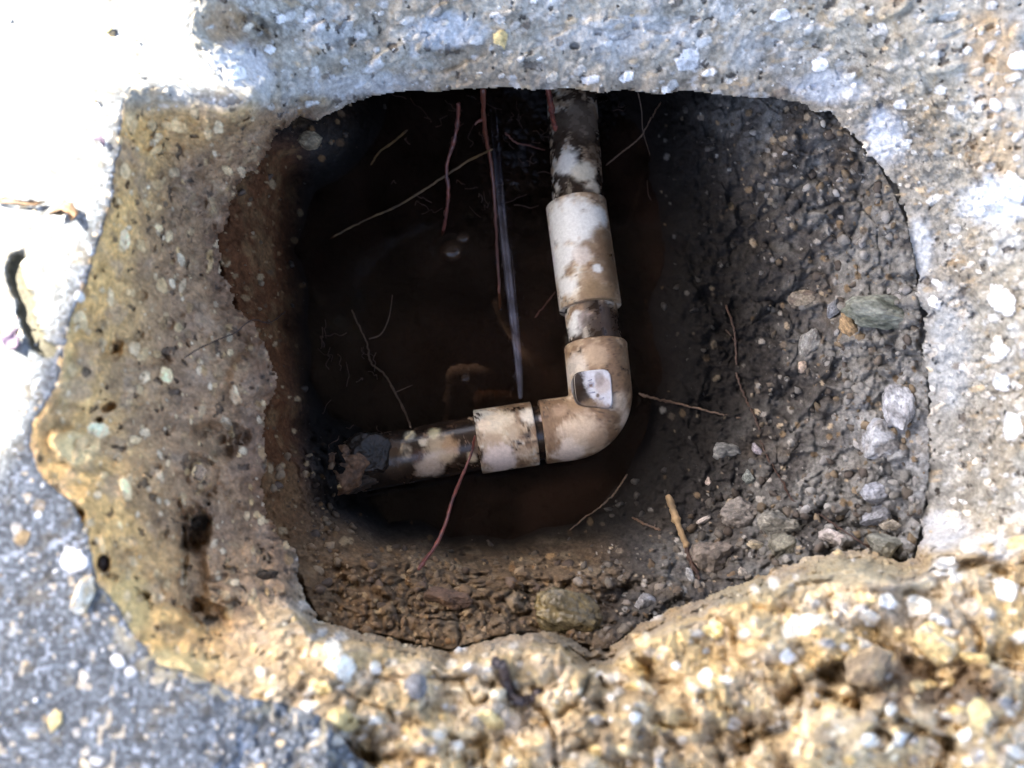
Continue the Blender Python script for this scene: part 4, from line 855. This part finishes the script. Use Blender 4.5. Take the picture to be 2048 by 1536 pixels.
# loose crumbs on the soil: nobody could count them
import bmesh
bm = bmesh.new(); bmesh.ops.create_icosphere(bm, subdivisions=2, radius=1); ico = np.array([list(x.co) for x in bm.verts]); itr = np.array([[x.index for x in f.verts] for f in bm.faces]); bm.free()
rs = np.random.RandomState(9); cs, ts, cl_ = [], [], []; off = 0; nadd = 0
protos = []
for k in range(14):
    d = np.ones(len(ico))*1.15
    for _ in range(9):
        nr = rs.randn(3); nr /= np.linalg.norm(nr); dn = ico@nr
        with np.errstate(divide='ignore', invalid='ignore'): d = np.where(dn > 1e-3, np.minimum(d, rs.uniform(.45, .85)/np.maximum(dn, 1e-3)), d)
    protos.append(ico*d[:, None]*(1+.07*rs.randn(len(ico), 1)))
PALG = [(.30,.29,.27),(.23,.22,.20),(.14,.115,.09),(.32,.31,.30),(.20,.15,.095),(.10,.08,.065)]
while nadd < 2300:
    u = rs.uniform(460, 1860); v = rs.uniform(200, 1290)
    i = int((u-330)/2.6); j = int((v-60)/2.6)
    if not in2[j, i] or pz2[j, i] < WATER+.004 or dh2[j, i] < 3: continue
    pr = .25+.75*float(clodamp[j, i])+(.5 if v > 950 else 0)+(.5 if u > 1650 else 0)
    if pz2[j, i] < -.18: pr *= .3
    if u < 620: pr = .25
    if rs.rand() > pr: nadd += .1; continue
    r = (.0005+.0036*rs.rand()**4)*(1 if v > 900 or u > 1600 else .8); zz = pz2[j, i]; rnd = 1+.20*rs.randn(len(ico)).clip(-1.3, 1.3)
    w_ = protos[rs.randint(14)]*r*1.15*np.array([1, rs.uniform(.6, 1), rs.uniform(.5, .8)]); a = rs.rand()*6.28
    w_ = np.stack([w_[:, 0]*math.cos(a)-w_[:, 1]*math.sin(a), w_[:, 0]*math.sin(a)+w_[:, 1]*math.cos(a), w_[:, 2]], -1)+np.array(P(u, v, zz+r*.15))
    cbase = np.array(PALG[rs.randint(6)])*.85 if u > 1150 else np.array([(.17,.11,.06),(.24,.17,.10),(.09,.06,.04)][rs.randint(3)])
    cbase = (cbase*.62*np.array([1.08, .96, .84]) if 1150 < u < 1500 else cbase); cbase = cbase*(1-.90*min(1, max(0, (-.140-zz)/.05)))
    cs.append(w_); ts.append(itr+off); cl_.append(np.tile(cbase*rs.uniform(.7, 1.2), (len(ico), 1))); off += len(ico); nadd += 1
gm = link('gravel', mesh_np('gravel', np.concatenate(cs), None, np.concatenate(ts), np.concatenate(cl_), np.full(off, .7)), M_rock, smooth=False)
tag(gm, 'loose soil crumbs and grit strewn over the banks of the hole', 'gravel', kind='stuff')

# ------------------------------------------------------------------ unseen overhead cover on poles, added to throw the hole into shade
ZR = 1.25; shift = AZ*(ZR/math.tan(SUN_EL))
edge_px = [(330,-700),(372,-260),(392,0),(384,60),(440,130),(486,200),(430,206),(300,176),(238,190),(212,300),(192,420),(142,540),(98,650),(66,740),(36,850),(-20,960),(-200,1250),(-500,1800)]  # outline shaped so its shadow edge falls along the broken slab
ed_ = [np.array(unproj(u, v, 0))[:2]+shift for u, v in edge_px]
far = [ed_[-1]+np.array([2.2, -1.2]), ed_[0]+np.array([2.4, 1.2])]
lo = ed_[0]+np.array([0, .6]); hi_ = ed_[-1]+np.array([0, -.6])
top = [lo]+ed_+[hi_]; m_ = len(top)
co = []; 
for zz in (ZR, ZR+.006):
    for q_ in top: co.append((q_[0], q_[1], zz))
    for k in range(m_):
        t_ = k/(m_-1); q_ = np.array([lo[0]+2.6, lo[1]+.3])*(1-t_)+np.array([hi_[0]+2.9, hi_[1]-.3])*t_; co.append((q_[0], q_[1], zz+.55))
L_ = 2*m_; f = []
for k in range(m_-1):
    f += [(k, k+1, m_+k+1, m_+k), (L_+m_+k, L_+m_+k+1, L_+k+1, L_+k), (k, L_+k, L_+k+1, k+1), (m_+k+1, L_+m_+k+1, L_+m_+k, m_+k)]
f += [(0, m_, L_+m_, L_), (m_-1, L_+m_-1, L_+2*m_-1, 2*m_-1)]
blocker = bpy.data.objects.new('shade_blocker', None); COL.objects.link(blocker); blocker.location = (0, 0, 0)
link('blocker_sheet', mesh_np('blocker_sheet', np.array(co), np.array(f)), mat_plain('blocker_canvas', (.09,.08,.07), .8, 30, .25, .3, .002), blocker, smooth=False)
M_blocker = mat_plain('blocker_wood', (.25,.18,.11), .7, 60)
for q_, h_ in ((lo, ZR), (hi_, ZR), (np.array([lo[0]+2.6, lo[1]+.3]), ZR+.55), (np.array([hi_[0]+2.9, hi_[1]-.3]), ZR+.55)):
    c_, qd, tr_ = tube_arrays([(q_[0], q_[1], 0), (q_[0], q_[1], h_*.5), (q_[0], q_[1], h_+.03)], [.02, .019, .018], 16)
    link('blocker_pole', mesh_np('blocker_pole', c_, qd, tr_), M_blocker, blocker)
tag(blocker, 'unseen dark cover on four poles, added to shade the broken paving', 'shade_blocker')
